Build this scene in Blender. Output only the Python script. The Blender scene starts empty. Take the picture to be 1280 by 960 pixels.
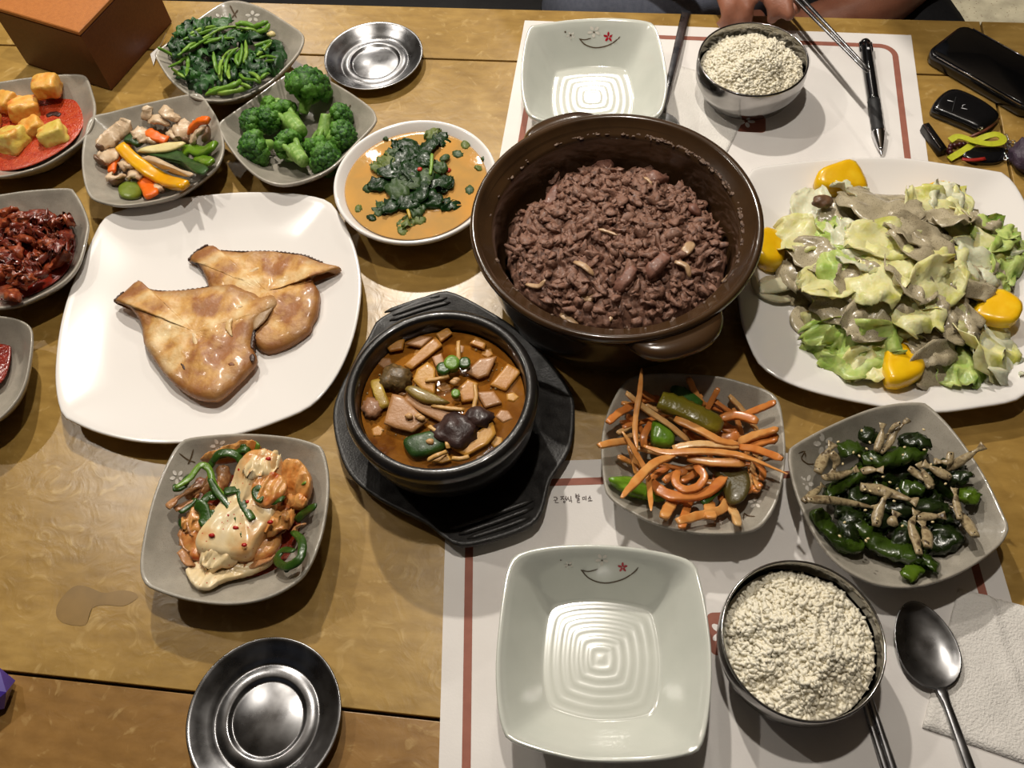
import bpy, bmesh, math, random
from mathutils import Vector, Matrix, noise

sc = bpy.context.scene
COL = sc.collection
R_CAM = Matrix(((0.9901, -0.0849, 0.1117), (0.1291, 0.8625, -0.4892), (-0.0548, 0.4988, 0.865)))
CAM_H, FPX = 0.66, 1110.0
# ---------------------------------------------------------------- camera, world, lights, exposure
cam = bpy.data.objects.new('camera', bpy.data.cameras.new('camera'))
COL.objects.link(cam)
cam.matrix_world = Matrix.Translation((0, 0, CAM_H)) @ R_CAM.to_4x4()
cam.data.sensor_width = 36.0
cam.data.lens = 36.0 * FPX / 1280.0
cam.data.clip_start = 0.01
sc.camera = cam
W = bpy.data.worlds.new('dim_room'); sc.world = W; W.use_nodes = True
W.node_tree.nodes['Background'].inputs[0].default_value = (0.75, 0.8, 1.0, 1)
W.node_tree.nodes['Background'].inputs[1].default_value = 0.02
def lamp(name, loc, watts, radius=0.022, col=(1.0, 0.93, 0.83)):
    d = bpy.data.lights.new(name, 'POINT'); d.energy = watts; d.shadow_soft_size = radius; d.color = col
    o = bpy.data.objects.new(name, d); COL.objects.link(o); o.location = loc
lamp('ceiling_lamp', (-0.514, 1.40, 1.30), 38)
lamp('ceiling_lamp', (-0.06, 0.56, 1.30), 15)
lamp('ceiling_lamp', (-1.10, 0.75, 1.30), 11)
lamp('ceiling_lamp', (-0.14, 2.19, 1.30), 10)
lamp('ceiling_lamp', (-1.20, 2.36, 1.30), 10)
sd_ = bpy.data.lights.new('floor_fill_spot', 'SPOT'); sd_.energy = 75; sd_.spot_size = math.radians(70); sd_.spot_blend = 0.5; sd_.shadow_soft_size = 0.03; sd_.color = (1.0, 0.93, 0.83)  # added fill spot with no known fixture: brightens the floor beyond the table
so_ = bpy.data.objects.new('floor_fill_spot', sd_); COL.objects.link(so_); so_.location = (1.05, 2.35, 1.5)
sc.view_settings.view_transform = 'Standard'
sc.view_settings.look = 'None'
sc.view_settings.gamma = 1.0
sc.view_settings.use_curve_mapping = False
sc.view_settings.exposure = 0.75

# ---------------------------------------------------------------- helpers
def P(px, py, z=0.0):
    """world point at height z seen at photograph pixel (px, py): used to measure the photographed layout"""
    r = R_CAM @ Vector((px - 640.0, 480.0 - py, -FPX))
    t = (z - CAM_H) / r.z
    return Vector((r.x * t, r.y * t, z))
def Z(ox, oy, s):
    return lambda x, y: (ox + x / s, oy + y / s)
def lin(c):
    out = []
    for v in c[:3]:
        v = v / 255.0
        out.append(v / 12.92 if v <= 0.04045 else ((v + 0.055) / 1.055) ** 2.4)
    return (*out, 1.0)
MATS = {}
def M(name, c1, c2=None, c3=None, scale=60.0, rough=0.45, bump=0.0, bscale=None, metal=0.0, coat=0.0, sss=0.0, spec=0.5,
      detail=4.0, rough2=None, attr=None, attrcol=None, spots=None, spotcol=None, spotsize=0.35, trans=0.0, contrast=0.18, bdist=0.002, coat_rough=0.05):
    if name in MATS: return MATS[name]
    m = bpy.data.materials.new(name); m.use_nodes = True; MATS[name] = m
    nt = m.node_tree; N = nt.nodes; L = nt.links
    b = N['Principled BSDF']
    tc = N.new('ShaderNodeTexCoord')
    b.inputs['Roughness'].default_value = rough
    b.inputs['Metallic'].default_value = metal
    b.inputs['Coat Weight'].default_value = coat
    b.inputs['Coat Roughness'].default_value = coat_rough
    b.inputs['Specular IOR Level'].default_value = spec
    b.inputs['Transmission Weight'].default_value = trans
    if sss:
        b.inputs['Subsurface Weight'].default_value = sss
        b.inputs['Subsurface Radius'].default_value = (1.0, 0.6, 0.4)
        b.inputs['Subsurface Scale'].default_value = 0.003
    b.inputs['Base Color'].default_value = lin(c1)
    col = None
    if c2:
        n = N.new('ShaderNodeTexNoise'); n.inputs['Scale'].default_value = scale; n.inputs['Detail'].default_value = detail
        L.new(tc.outputs['Object'], n.inputs['Vector'])
        r = N.new('ShaderNodeValToRGB'); L.new(n.outputs['Fac'], r.inputs['Fac'])
        e = r.color_ramp.elements
        e[0].position = 0.5 - contrast; e[0].color = lin(c1); e[1].position = 0.5 + contrast; e[1].color = lin(c2)
        if c3:
            k = e.new(0.5); k.color = lin(c2); e[-1].color = lin(c3)
        col = r.outputs['Color']
        if rough2 is not None:
            mr = N.new('ShaderNodeMapRange'); L.new(n.outputs['Fac'], mr.inputs['Value'])
            mr.inputs['From Min'].default_value = 0.3; mr.inputs['From Max'].default_value = 0.7
            mr.inputs['To Min'].default_value = rough; mr.inputs['To Max'].default_value = rough2
            L.new(mr.outputs['Result'], b.inputs['Roughness'])
    if spots:
        v = N.new('ShaderNodeTexVoronoi'); v.inputs['Scale'].default_value = spots
        L.new(tc.outputs['Object'], v.inputs['Vector'])
        g = N.new('ShaderNodeMath'); g.operation = 'LESS_THAN'; g.inputs[1].default_value = spotsize
        L.new(v.outputs['Distance'], g.inputs[0])
        mx = N.new('ShaderNodeMix'); mx.data_type = 'RGBA'
        L.new(g.outputs[0], mx.inputs['Factor'])
        if col: L.new(col, mx.inputs['A'])
        else: mx.inputs['A'].default_value = lin(c1)
        mx.inputs['B'].default_value = lin(spotcol)
        col = mx.outputs['Result']
    if attr:
        a = N.new('ShaderNodeAttribute'); a.attribute_name = attr
        n2 = N.new('ShaderNodeTexNoise'); n2.inputs['Scale'].default_value = scale * 1.7; n2.inputs['Detail'].default_value = 5
        L.new(tc.outputs['Object'], n2.inputs['Vector'])
        ad = N.new('ShaderNodeMath'); ad.operation = 'MULTIPLY_ADD'
        L.new(n2.outputs['Fac'], ad.inputs[0]); ad.inputs[1].default_value = 0.9; 
        sb = N.new('ShaderNodeMath'); sb.operation = 'SUBTRACT'; L.new(a.outputs['Fac'], sb.inputs[0]); sb.inputs[1].default_value = 0.45
        L.new(sb.outputs[0], ad.inputs[2])
        cl = N.new('ShaderNodeClamp'); L.new(ad.outputs[0], cl.inputs['Value'])
        mx = N.new('ShaderNodeMix'); mx.data_type = 'RGBA'
        L.new(cl.outputs[0], mx.inputs['Factor'])
        if col: L.new(col, mx.inputs['A'])
        else: mx.inputs['A'].default_value = lin(c1)
        mx.inputs['B'].default_value = lin(attrcol)
        col = mx.outputs['Result']
    if col: L.new(col, b.inputs['Base Color'])
    if bump:
        n = N.new('ShaderNodeTexNoise'); n.inputs['Scale'].default_value = bscale or scale * 3; n.inputs['Detail'].default_value = 3
        L.new(tc.outputs['Object'], n.inputs['Vector'])
        bp = N.new('ShaderNodeBump'); bp.inputs['Strength'].default_value = bump; bp.inputs['Distance'].default_value = bdist
        L.new(n.outputs['Fac'], bp.inputs['Height']); L.new(bp.outputs['Normal'], b.inputs['Normal'])
    return m

def tag(o, label=None, cat=None, group=None, kind=None):
    if label: o['label'] = label
    if cat: o['category'] = cat
    if group: o['group'] = group
    if kind: o['kind'] = kind
    return o
def empty(name, loc, label=None, cat=None, group=None):
    o = bpy.data.objects.new(name, None); COL.objects.link(o); o.location = loc; o.empty_display_size = 0.02
    o['origin'] = [float(v) for v in loc]
    return tag(o, label, cat, group)
ORG = {}
def mk(name, vf, mat, parent=None, smooth=True, edge=None):
    """verts are given in world space; a top-level mesh gets its origin at its base, a child keeps its thing's origin"""
    vs, fs = vf
    me = bpy.data.meshes.new(name)
    if parent is not None:
        org = ORG[parent.name]
    else:
        n = len(vs)
        org = Vector((sum(v[0] for v in vs) / n, sum(v[1] for v in vs) / n, min(v[2] for v in vs)))
    me.from_pydata([(v[0] - org.x, v[1] - org.y, v[2] - org.z) for v in vs], [], fs)
    if smooth: me.polygons.foreach_set('use_smooth', [True] * len(me.polygons))
    if edge is not None:
        a = me.attributes.new('edge', 'FLOAT', 'POINT'); a.data.foreach_set('value', edge)
    me.materials.append(mat); me.update()
    o = bpy.data.objects.new(name, me); COL.objects.link(o)
    if parent is not None: o.parent = parent
    else: o.location = org
    ORG[o.name] = org
    return o
def root(name, loc, label, cat, group=None):
    o = empty(name, loc, label, cat, group); del o['origin']
    ORG[o.name] = Vector(loc); return o
def join(parts):
    vs, fs = [], []
    for v, f in parts:
        k = len(vs); vs.extend(v); fs.extend([tuple(i + k for i in q) for q in f])
    return vs, fs
def fixn(vf):
    bm = bmesh.new()
    vv = [bm.verts.new(v) for v in vf[0]]
    for f in vf[1]:
        try: bm.faces.new([vv[i] for i in f])
        except ValueError: pass
    bmesh.ops.recalc_face_normals(bm, faces=bm.faces)
    bm.verts.index_update()
    out = ([v.co.copy() for v in bm.verts], [tuple(v.index for v in f.verts) for f in bm.faces]); bm.free(); return out
def catmull(pts, per=6, closed=False):
    pts = [Vector(p) for p in pts]; n = len(pts); out = []
    if n == 2 and not closed:
        return [pts[0].lerp(pts[1], i / per) for i in range(per + 1)]
    segs = n if closed else n - 1
    for i in range(segs):
        p1, p2 = pts[i], pts[(i + 1) % n]
        p0 = pts[i - 1] if (closed or i > 0) else p1 * 2 - p2
        p3 = pts[(i + 2) % n] if (closed or i + 2 < n) else p2 * 2 - p1
        for k in range(per):
            t = k / per
            out.append(0.5 * ((2 * p1) + (p2 - p0) * t + (2 * p0 - 5 * p1 + 4 * p2 - p3) * t * t + (3 * p1 - p0 - 3 * p2 + p3) * t ** 3))
    if not closed: out.append(pts[-1])
    return out
def resample(pts, n):
    d = [0.0]; m = len(pts)
    for i in range(m): d.append(d[-1] + (pts[(i + 1) % m] - pts[i]).length)
    out = []; j = 0
    for k in range(n):
        s = d[-1] * k / n
        while d[j + 1] < s: j += 1
        t = (s - d[j]) / max(1e-9, d[j + 1] - d[j])
        out.append(pts[j].lerp(pts[(j + 1) % m], t))
    return out
def circ(n=8, a=1.0, b=1.0, p=2.0):
    o = []
    for i in range(n):
        t = 2 * math.pi * (i + 0.5) / n; c, s = math.cos(t), math.sin(t)
        o.append((a * math.copysign(abs(c) ** (2 / p), c), b * math.copysign(abs(s) ** (2 / p), s)))
    return o
RECT = [(1, -1), (1, 1), (-1, 1), (-1, -1)]
def sweep(path, section, size, up=Vector((0, 0, 1)), twist=0.0, caps=True):
    """section: 2D outline (side, up); size: fn(t)->(w,h) or (w,h)"""
    n = len(path); k = len(section); vs, fs = [], []
    prev = None
    for i, p in enumerate(path):
        t = (path[min(i + 1, n - 1)] - path[max(i - 1, 0)])
        t = t.normalized() if t.length > 1e-9 else Vector((1, 0, 0))
        side = t.cross(up)
        if side.length < 0.25 and prev is not None: side = prev - t * prev.dot(t)
        if side.length < 1e-4: side = t.cross(Vector((0, 1, 0.01)))
        side.normalize()
        if prev is not None and side.dot(prev) < 0: side = -side
        prev = side
        nn = side.cross(t)
        if nn.dot(up) < 0: nn = -nn
        f = i / max(1, n - 1); w, h = size(f) if callable(size) else size
        if twist:
            a = twist * f; side, nn = side * math.cos(a) + nn * math.sin(a), nn * math.cos(a) - side * math.sin(a)
        for (a, b) in section: vs.append(p + side * a * w + nn * b * h)
    for i in range(n - 1):
        for j in range(k):
            fs.append((i * k + j, i * k + (j + 1) % k, (i + 1) * k + (j + 1) % k, (i + 1) * k + j))
    if caps:
        fs.append(tuple(range(k))[::-1]); fs.append(tuple((n - 1) * k + j for j in range(k)))
    return fixn((vs, fs))
def taper(w, h, a=0.4, b=0.4, e=0.25):
    def f(t):
        s = 1.0
        if t < e: s = a + (1 - a) * math.sin(t / e * math.pi / 2)
        if t > 1 - e: s = min(s, b + (1 - b) * math.sin((1 - t) / e * math.pi / 2))
        return (w * s, h * s)
    return f
def lathe(prof, c, n=64):
    vs, fs = [], []
    for (r, z) in prof:
        for i in range(n):
            a = 2 * math.pi * i / n; vs.append(Vector((c[0] + r * math.cos(a), c[1] + r * math.sin(a), c[2] + z)))
    for k in range(len(prof) - 1):
        for i in range(n):
            fs.append((k * n + i, k * n + (i + 1) % n, (k + 1) * n + (i + 1) % n, (k + 1) * n + i))
    if prof[0][0] > 1e-6: fs.append(tuple(range(n))[::-1])
    if prof[-1][0] > 1e-6: fs.append(tuple((len(prof) - 1) * n + i for i in range(n)))
    return vs, fs
ICO = {}
def ico(sub):
    if sub not in ICO:
        bm = bmesh.new(); bmesh.ops.create_icosphere(bm, subdivisions=sub, radius=1.0)
        bm.verts.index_update()
        ICO[sub] = ([v.co.copy() for v in bm.verts], [tuple(v.index for v in f.verts) for f in bm.faces]); bm.free()
    return ICO[sub]
def blob(c, rad, sub=2, amp=0.15, freq=1.6, seed=0.0, rot=None, power=None):
    """noisy ellipsoid; power>2 squares it off"""
    v0, f0 = ico(sub); vs = []
    off = Vector((seed * 7.31, seed * 3.17, seed * 1.93))
    for v in v0:
        d = 1.0
        if power: d = (abs(v.x) ** power + abs(v.y) ** power + abs(v.z) ** power) ** (-1.0 / power)
        d *= 1 + amp * noise.noise(v * freq + off)
        q = Vector((v.x * rad[0] * d, v.y * rad[1] * d, v.z * rad[2] * d))
        if rot is not None: q = rot @ q
        vs.append(Vector(c) + q)
    return vs, f0
def rotm(rx=0, ry=0, rz=0):
    return Matrix.Rotation(rz, 3, 'Z') @ Matrix.Rotation(ry, 3, 'Y') @ Matrix.Rotation(rx, 3, 'X')
def patty(outline, thick, rings=6, dome=0.25, amp=0.0, freq=80.0, seed=0.0, center=None, edge_round=0.35, bottom=True):
    """rounded slab over a (roughly star-shaped) outline; the outline is its lower edge. returns (verts, faces), edge weights"""
    n = len(outline); c = center or sum(outline, Vector()) / n
    vs, fs, ew = [], [], []
    off = Vector((seed * 5.1, seed * 2.3, 0))
    lev = [(1.0, 0.0), (1.0, 0.45)] + [(1 - (k / rings) ** 1.2 * 0.999, None) for k in range(rings)][0:0]
    lev += [(1 - 0.035, 0.85)]
    for k in range(1, rings): lev.append((0.96 * (1 - k / rings), None))
    for (s, zz) in lev:
        for p in outline:
            q = c + (p - c) * s
            h = zz if zz is not None else 1.0 + dome * (1 - s * s)
            nz = amp * noise.noise(q * freq + off) if (zz is None or zz > 0.4) else 0.0
            vs.append(Vector((q.x, q.y, q.z + thick * h + nz))); ew.append(max(0.0, (s - 0.55) / 0.45) if s < 1 else 1.0)
    vs.append(Vector((c.x, c.y, c.z + thick * (1 + dome) + amp * noise.noise(c * freq + off)))); ew.append(0.0)
    m = len(lev)
    for k in range(m - 1):
        for i in range(n): fs.append((k * n + i, k * n + (i + 1) % n, (k + 1) * n + (i + 1) % n, (k + 1) * n + i))
    for i in range(n): fs.append(((m - 1) * n + i, (m - 1) * n + (i + 1) % n, m * n))
    if bottom:
        vs.append(c.copy()); ew.append(0.5)
        for i in range(n): fs.append(((i + 1) % n, i, m * n + 1))
    return (vs, fs), ew
def sheet(c, u, v, nrm, ln, wd, nu=9, nv=7, bend=0.0, cup=0.0, ruf=0.0, rf=2.0, th=0.0008, seed=0.0, shape=None):
    """thin curved leaf with real thickness: grid along u (length) and v (width)"""
    top, bot = [], []
    u = Vector(u).normalized(); nrm = Vector(nrm).normalized(); v = nrm.cross(u).normalized(); nrm = u.cross(v).normalized()
    for i in range(nu):
        s = i / (nu - 1); w = wd * (shape(s) if shape else (math.sin(math.pi * (0.08 + 0.84 * s)) ** 0.6))
        for j in range(nv):
            t = 2 * j / (nv - 1) - 1
            h = bend * (1 - (2 * s - 1) ** 2) + cup * t * t
            e = 0.35 + 0.65 * max(abs(t), abs(2 * s - 1))
            h += ruf * e * noise.noise(Vector((s * rf * 2 + seed * 3.7, t * rf + seed * 1.3, seed)))
            sh = ruf * 0.5 * noise.noise(Vector((s * rf * 2 + seed, t * rf * 1.4, seed * 2.1 + 9)))
            p = Vector(c) + u * (ln * (s - 0.5) + sh) + v * (t * w / 2 + sh) + nrm * h
            top.append(p); bot.append(p - nrm * th)
    fs = []; k = nu * nv
    for i in range(nu - 1):
        for j in range(nv - 1):
            a = i * nv + j; fs.append((a, a + 1, a + nv + 1, a + nv)); fs.append((k + a, k + a + nv, k + a + nv + 1, k + a + 1))
    ring = [j for j in range(nv)] + [i * nv + nv - 1 for i in range(1, nu)] + [(nu - 1) * nv + j for j in range(nv - 2, -1, -1)] + [i * nv for i in range(nu - 2, 0, -1)]
    for a, b in zip(ring, ring[1:] + ring[:1]): fs.append((b, a, k + a, k + b))
    return top + bot, fs

# ---------------------------------------------------------------- crockery lofted from its outline
class Dish:
    def __init__(s, name, outline_px, zrim, inner, outer, mat, label, cat, group=None, zbase=0.0, n=96, roundbase=0.35, shift=(0, 0), scale_base=None):
        pts = [P(x, y, zrim) for x, y in outline_px]
        ol = resample(catmull(pts, 8, True), n)
        s.c = sum(ol, Vector()) / n; s.c.z = zbase
        s.d = [Vector((p.x - s.c.x, p.y - s.c.y, 0)) for p in ol]
        s.n = n; s.zb = zbase; s.inner = inner
        s.mr = sum(d.length for d in s.d) / n
        s.ang = [math.atan2(d.y, d.x) for d in s.d]
        s.rb = roundbase; s.shift = Vector((shift[0], shift[1], 0)); s.zr = zrim - zbase
        prof = list(inner) + list(outer)
        vs, fs = [], []
        for (k, z) in prof:
            for d in s.d: vs.append(s.c + s.vec(d, k) + s.shift * (1 - k) + Vector((0, 0, z)))
        m = len(prof)
        for k in range(m - 1):
            for i in range(n): fs.append((k * n + i, (k + 1) * n + i, (k + 1) * n + (i + 1) % n, k * n + (i + 1) % n))
        vs.append(s.c + s.shift + Vector((0, 0, prof[0][1]))); vs.append(s.c + s.shift + Vector((0, 0, prof[-1][1])))
        for i in range(n):
            fs.append((i, (i + 1) % n, m * n)); fs.append(((m - 1) * n + (i + 1) % n, (m - 1) * n + i, m * n + 1))
        s.root = root(name, (s.c.x, s.c.y, zbase), label, cat, group)
        s.body = mk('body', fixn((vs, fs)), mat, s.root)
    def vec(s, d, k):
        b = s.rb * max(0.0, min(1.0, (1.0 - k) / 0.5))
        return (d * (1 - b) + d.normalized() * s.mr * b) * k
    def frac(s, p):
        q = Vector((p.x - s.c.x, p.y - s.c.y, 0)); a = math.atan2(q.y, q.x)
        best = min(range(s.n), key=lambda i: abs((s.ang[i] - a + math.pi) % (2 * math.pi) - math.pi))
        k = q.length / s.d[best].length
        for _ in range(4):
            v = s.vec(s.d[best], max(k, 0.02)) + s.shift * (1 - k)
            k *= q.length / max(1e-6, v.length)
        return k
    def surf(s, p):
        k = s.frac(p)
        pr = s.inner
        if k <= pr[0][0]: return s.zb + pr[0][1]
        for a, b in zip(pr, pr[1:]):
            if b[0] >= k > a[0]: return s.zb + a[1] + (b[1] - a[1]) * (k - a[0]) / (b[0] - a[0])
        return s.zb + s.zr
    def on(s, px, py, dz=0.0):
        z = 0.015 + dz
        for _ in range(7): z = 0.5 * z + 0.5 * (s.surf(P(px, py, z)) + dz)
        return P(px, py, z)
GREY_IN = [(0.05, 0.0065), (0.30, 0.0068), (0.48, 0.0082), (0.60, 0.0115), (0.72, 0.0185), (0.84, 0.0265), (0.93, 0.0325), (0.965, 0.0352), (0.985, 0.0362)]
GREY_OUT = [(1.0, 0.0358), (1.005, 0.0342), (0.985, 0.0315), (0.90, 0.0240), (0.78, 0.0150), (0.66, 0.0075), (0.58, 0.0045), (0.56, 0.0), (0.52, 0.0), (0.50, 0.0025)]
def scale_prof(pr, f): return [(k, z * f) for k, z in pr]
# ---------------------------------------------------------------- setting: floor, table
floor_m = M('terrazzo', (150, 142, 120), (186, 178, 152), scale=25, rough=0.5, spots=120, spotcol=(120, 100, 80), spotsize=0.16)
fl = mk('floor', ([(-4, -2, -0.74), (4, -2, -0.74), (4, 5, -0.74), (-4, 5, -0.74)], [(0, 1, 2, 3)]), floor_m, smooth=False)
tag(fl, 'pale beige speckled floor beyond the table', None, None, 'structure')
def wood(name, c, k=1.0):
    m = bpy.data.materials.new(name); m.use_nodes = True; nt = m.node_tree; N = nt.nodes; L = nt.links; b = N['Principled BSDF']
    tc = N.new('ShaderNodeTexCoord'); mp = N.new('ShaderNodeMapping'); mp.inputs['Scale'].default_value = (0.35, 1.0, 1.0)
    L.new(tc.outputs['Object'], mp.inputs['Vector'])
    n1 = N.new('ShaderNodeTexNoise'); n1.inputs['Scale'].default_value = 9; n1.inputs['Detail'].default_value = 8; n1.inputs['Roughness'].default_value = 0.65
    L.new(tc.outputs['Object'], n1.inputs['Vector'])
    r = N.new('ShaderNodeValToRGB'); L.new(n1.outputs['Fac'], r.inputs['Fac'])
    e = r.color_ramp.elements; e[0].position = 0.30; e[0].color = lin(c[0]); e[1].position = 0.72; e[1].color = lin(c[2]); q = e.new(0.5); q.color = lin(c[1])
    n2 = N.new('ShaderNodeTexNoise'); n2.inputs['Scale'].default_value = 120; n2.inputs['Detail'].default_value = 4
    L.new(mp.outputs['Vector'], n2.inputs['Vector'])
    mx = N.new('ShaderNodeMix'); mx.data_type = 'RGBA'; mx.blend_type = 'MULTIPLY'; mx.inputs['Factor'].default_value = 0.5
    r2 = N.new('ShaderNodeValToRGB'); L.new(n2.outputs['Fac'], r2.inputs['Fac'])
    r2.color_ramp.elements[0].position = 0.3; r2.color_ramp.elements[0].color = (0.55, 0.5, 0.42, 1); r2.color_ramp.elements[1].position = 0.65; r2.color_ramp.elements[1].color = (1, 1, 1, 1)
    L.new(r.outputs['Color'], mx.inputs['A']); L.new(r2.outputs['Color'], mx.inputs['B'])
    # worn scratches
    w = N.new('ShaderNodeTexNoise'); w.inputs['Scale'].default_value = 42; w.inputs['Detail'].default_value = 6; w.inputs['Distortion'].default_value = 2.2
    L.new(tc.outputs['Object'], w.inputs['Vector'])
    r3 = N.new('ShaderNodeValToRGB'); L.new(w.outputs['Fac'], r3.inputs['Fac'])
    r3.color_ramp.elements[0].position = 0.585; r3.color_ramp.elements[0].color = (0, 0, 0, 1); r3.color_ramp.elements[1].position = 0.72; r3.color_ramp.elements[1].color = (0.35, 0.35, 0.35, 1)
    mx2 = N.new('ShaderNodeMix'); mx2.data_type = 'RGBA'; mx2.inputs['B'].default_value = lin((214, 184, 124))
    L.new(r3.outputs['Color'], mx2.inputs['Factor']); L.new(mx.outputs['Result'], mx2.inputs['A'])
    L.new(mx2.outputs['Result'], b.inputs['Base Color'])
    mr = N.new('ShaderNodeMapRange'); L.new(n1.outputs['Fac'], mr.inputs['Value']); mr.inputs['To Min'].default_value = 0.22; mr.inputs['To Max'].default_value = 0.38
    L.new(mr.outputs['Result'], b.inputs['Roughness'])
    bp = N.new('ShaderNodeBump'); bp.inputs['Strength'].default_value = 0.25; bp.inputs['Distance'].default_value = 0.001
    L.new(w.outputs['Fac'], bp.inputs['Height']); L.new(bp.outputs['Normal'], b.inputs['Normal'])
    return m
wood_mid = wood('lacquered_wood', [(152, 120, 60), (168, 134, 70), (184, 150, 84)])
wood_edge = wood('lacquered_wood_edge', [(132, 98, 50), (148, 110, 58), (164, 126, 72)])
groove_m = M('groove_dark', (24, 14, 8), rough=0.8)
TROT = 0.0185
def T(u, v, z=0.0): return Vector((u * math.cos(TROT) - v * math.sin(TROT) * 0.05, v + u * TROT, z))
def boxvf(p, z0, z1, bev=0.0006):
    """prism over quad p (ccw) with a chamfered top edge"""
    c = sum(p, Vector()) / len(p); n = len(p); vs = []
    def ins(q, d):
        v = q - c; return Vector((q.x - math.copysign(d, v.x), q.y - math.copysign(d, v.y), 0))
    for (d, z) in ((0, z0), (0, z1 - bev), (bev * 0.3, z1 - bev * 0.3), (bev, z1)):
        for q in p: w = ins(q, d); vs.append(Vector((w.x, w.y, z)))
    fs = [tuple(range(n))[::-1], tuple(3 * n + i for i in range(n))]
    for k in range(3):
        for i in range(n): fs.append((k * n + i, k * n + (i + 1) % n, (k + 1) * n + (i + 1) % n, (k + 1) * n + i))
    return fixn((vs, fs))
table = root('dining_table', (-0.35, 0.43, -0.74), 'long tan lacquered wooden dining table under all the dishes', 'table')
for (u0, u1, v0, v1, m) in ((-1.15, 0.3595, 0.0992, 0.7762, wood_mid), (-1.15, 0.3595, 0.7787, 0.863, wood_mid), (-1.15, 0.3595, 0.012, 0.0967, wood_edge), (0.362, 0.45, 0.012, 0.863, wood_mid)):
    mk('board', boxvf([T(u0, v0), T(u1, v0), T(u1, v1), T(u0, v1)], -0.022, 0.0), m, table, smooth=False)
mk('underframe', boxvf([T(-1.14, 0.02), T(0.44, 0.02), T(0.44, 0.855), T(-1.14, 0.855)], -0.05, -0.006), groove_m, table, smooth=False)
for (u, v) in ((-1.08, 0.08), (0.38, 0.08), (0.38, 0.8), (-1.08, 0.8)):
    mk('leg', boxvf([T(u - 0.03, v - 0.03), T(u + 0.03, v - 0.03), T(u + 0.03, v + 0.03), T(u - 0.03, v + 0.03)], -0.74, -0.05), wood_edge, table, smooth=False)
# ---------------------------------------------------------------- paper placemats
paper = M('paper_white', (236, 232, 228), (226, 221, 217), scale=14, rough=0.75, bump=0.05, bscale=500)
brown_ink = M('brown_ink', (158, 98, 80), (146, 88, 72), scale=90, rough=0.7)
dark_ink = M('dark_ink', (62, 40, 36), rough=0.7)
petal_ink = M('white_ink', (240, 234, 230), rough=0.7)
PAPER_Z = 0.0006
def slabquad(a, b, c, d, z0, z1):
    vs = [Vector((q.x, q.y, z0)) for q in (a, b, c, d)] + [Vector((q.x, q.y, z1)) for q in (a, b, c, d)]
    return vs, [(3, 2, 1, 0), (4, 5, 6, 7), (0, 1, 5, 4), (1, 2, 6, 5), (2, 3, 7, 6), (3, 0, 4, 7)]
def ribbon(pts, w, z, closed=False):
    n = len(pts); vs, fs = [], []
    for i, p in enumerate(pts):
        a = pts[i - 1] if (i or closed) else p; b = pts[(i + 1) % n] if (i < n - 1 or closed) else p
        t = (b - a); t.z = 0; t.normalize(); s = Vector((-t.y, t.x, 0)) * w / 2
        vs += [Vector((p.x + s.x, p.y + s.y, z)), Vector((p.x - s.x, p.y - s.y, z))]
    for i in range(n if closed else n - 1):
        j = (i + 1) % n; fs.append((2 * i, 2 * i + 1, 2 * j + 1, 2 * j))
    return vs, fs
def placemat(tl, ex, ey, label, texts, logo_flip, w=0.417, h=0.297):
    """tl: top-left corner, ex along the width, ey down the sheet"""
    F = lambda a, b: tl + ex * a + ey * b
    c = F(w / 2, h / 2); r = root('paper_placemat', (c.x, c.y, 0), label, 'placemat', 'paper placemats')
    mk('sheet', slabquad(F(0, h), F(w, h), F(w, 0), F(0, 0), 0.0001, PAPER_Z), paper, r, smooth=False)
    i = 0.019; rd = 0.016; pts = []
    for (cx, cy, a0) in ((w - i - rd, i + rd, -90), (w - i - rd, h - i - rd, 0), (i + rd, h - i - rd, 90), (i + rd, i + rd, 180)):
        for k in range(9):
            a = math.radians(a0 + k * 90 / 8); pts.append(F(cx + rd * math.cos(a), cy + rd * math.sin(a)))
    mk('border_line', ribbon(pts, 0.0062, PAPER_Z + 0.00015, True), brown_ink, r, smooth=False)
    return r, F
FM, FF = placemat(P(656, 26), Vector((1, 0.002, 0)), Vector((0, -1, 0)), 'white paper placemat with brown border under the far rice bowl and pen', None, True)
ang = math.radians(8.1); ex = Vector((math.cos(ang), math.sin(ang), 0)); ey = Vector((math.sin(ang), -math.cos(ang), 0))
NM, NF = placemat(P(559, 581), ex, ey, 'white paper placemat with brown border under the nearer square bowl and spoon', None, False)
def flat(name, pts, mat, parent, z):
    c = sum(pts, Vector()) / len(pts); n = len(pts)
    vs = [Vector((p.x, p.y, z)) for p in pts] + [Vector((c.x, c.y, z))]
    return mk(name, (vs, [(i, (i + 1) % n, n) for i in range(n)]), mat, parent, smooth=False)
def petalpts(c, a, ln, wd, off, n=10):
    o = []; d = Vector((math.cos(a), math.sin(a), 0)); s = Vector((-d.y, d.x, 0))
    for k in range(n):
        t = 2 * math.pi * k / n; o.append(c + d * (off + ln / 2 + ln / 2 * math.cos(t)) + s * wd / 2 * math.sin(t))
    return o
def logo(par, c, a, size):
    pts = []; hs = size / 2; rd = size * 0.16
    for (sx, sy, a0) in ((1, 1, 0), (-1, 1, 90), (-1, -1, 180), (1, -1, 270)):
        for k in range(5):
            t = math.radians(a0 + k * 22.5); x = sx * (hs - rd) + rd * math.cos(t); y = sy * (hs - rd) + rd * math.sin(t)
            pts.append(c + Vector((x * math.cos(a) - y * math.sin(a), x * math.sin(a) + y * math.cos(a), 0)))
    flat('brown_seal', pts, brown_ink, par, PAPER_Z + 0.00015)
    for k in range(5):
        flat('petal', petalpts(c + Vector((-hs * 0.3, 0, 0)), a + 1.2 + k * 2 * math.pi / 5, size * 0.26, size * 0.15, size * 0.05), petal_ink, par, PAPER_Z + 0.0003)
lc = P(912, 792); logo(NM, lc, ang, 0.031)
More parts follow.
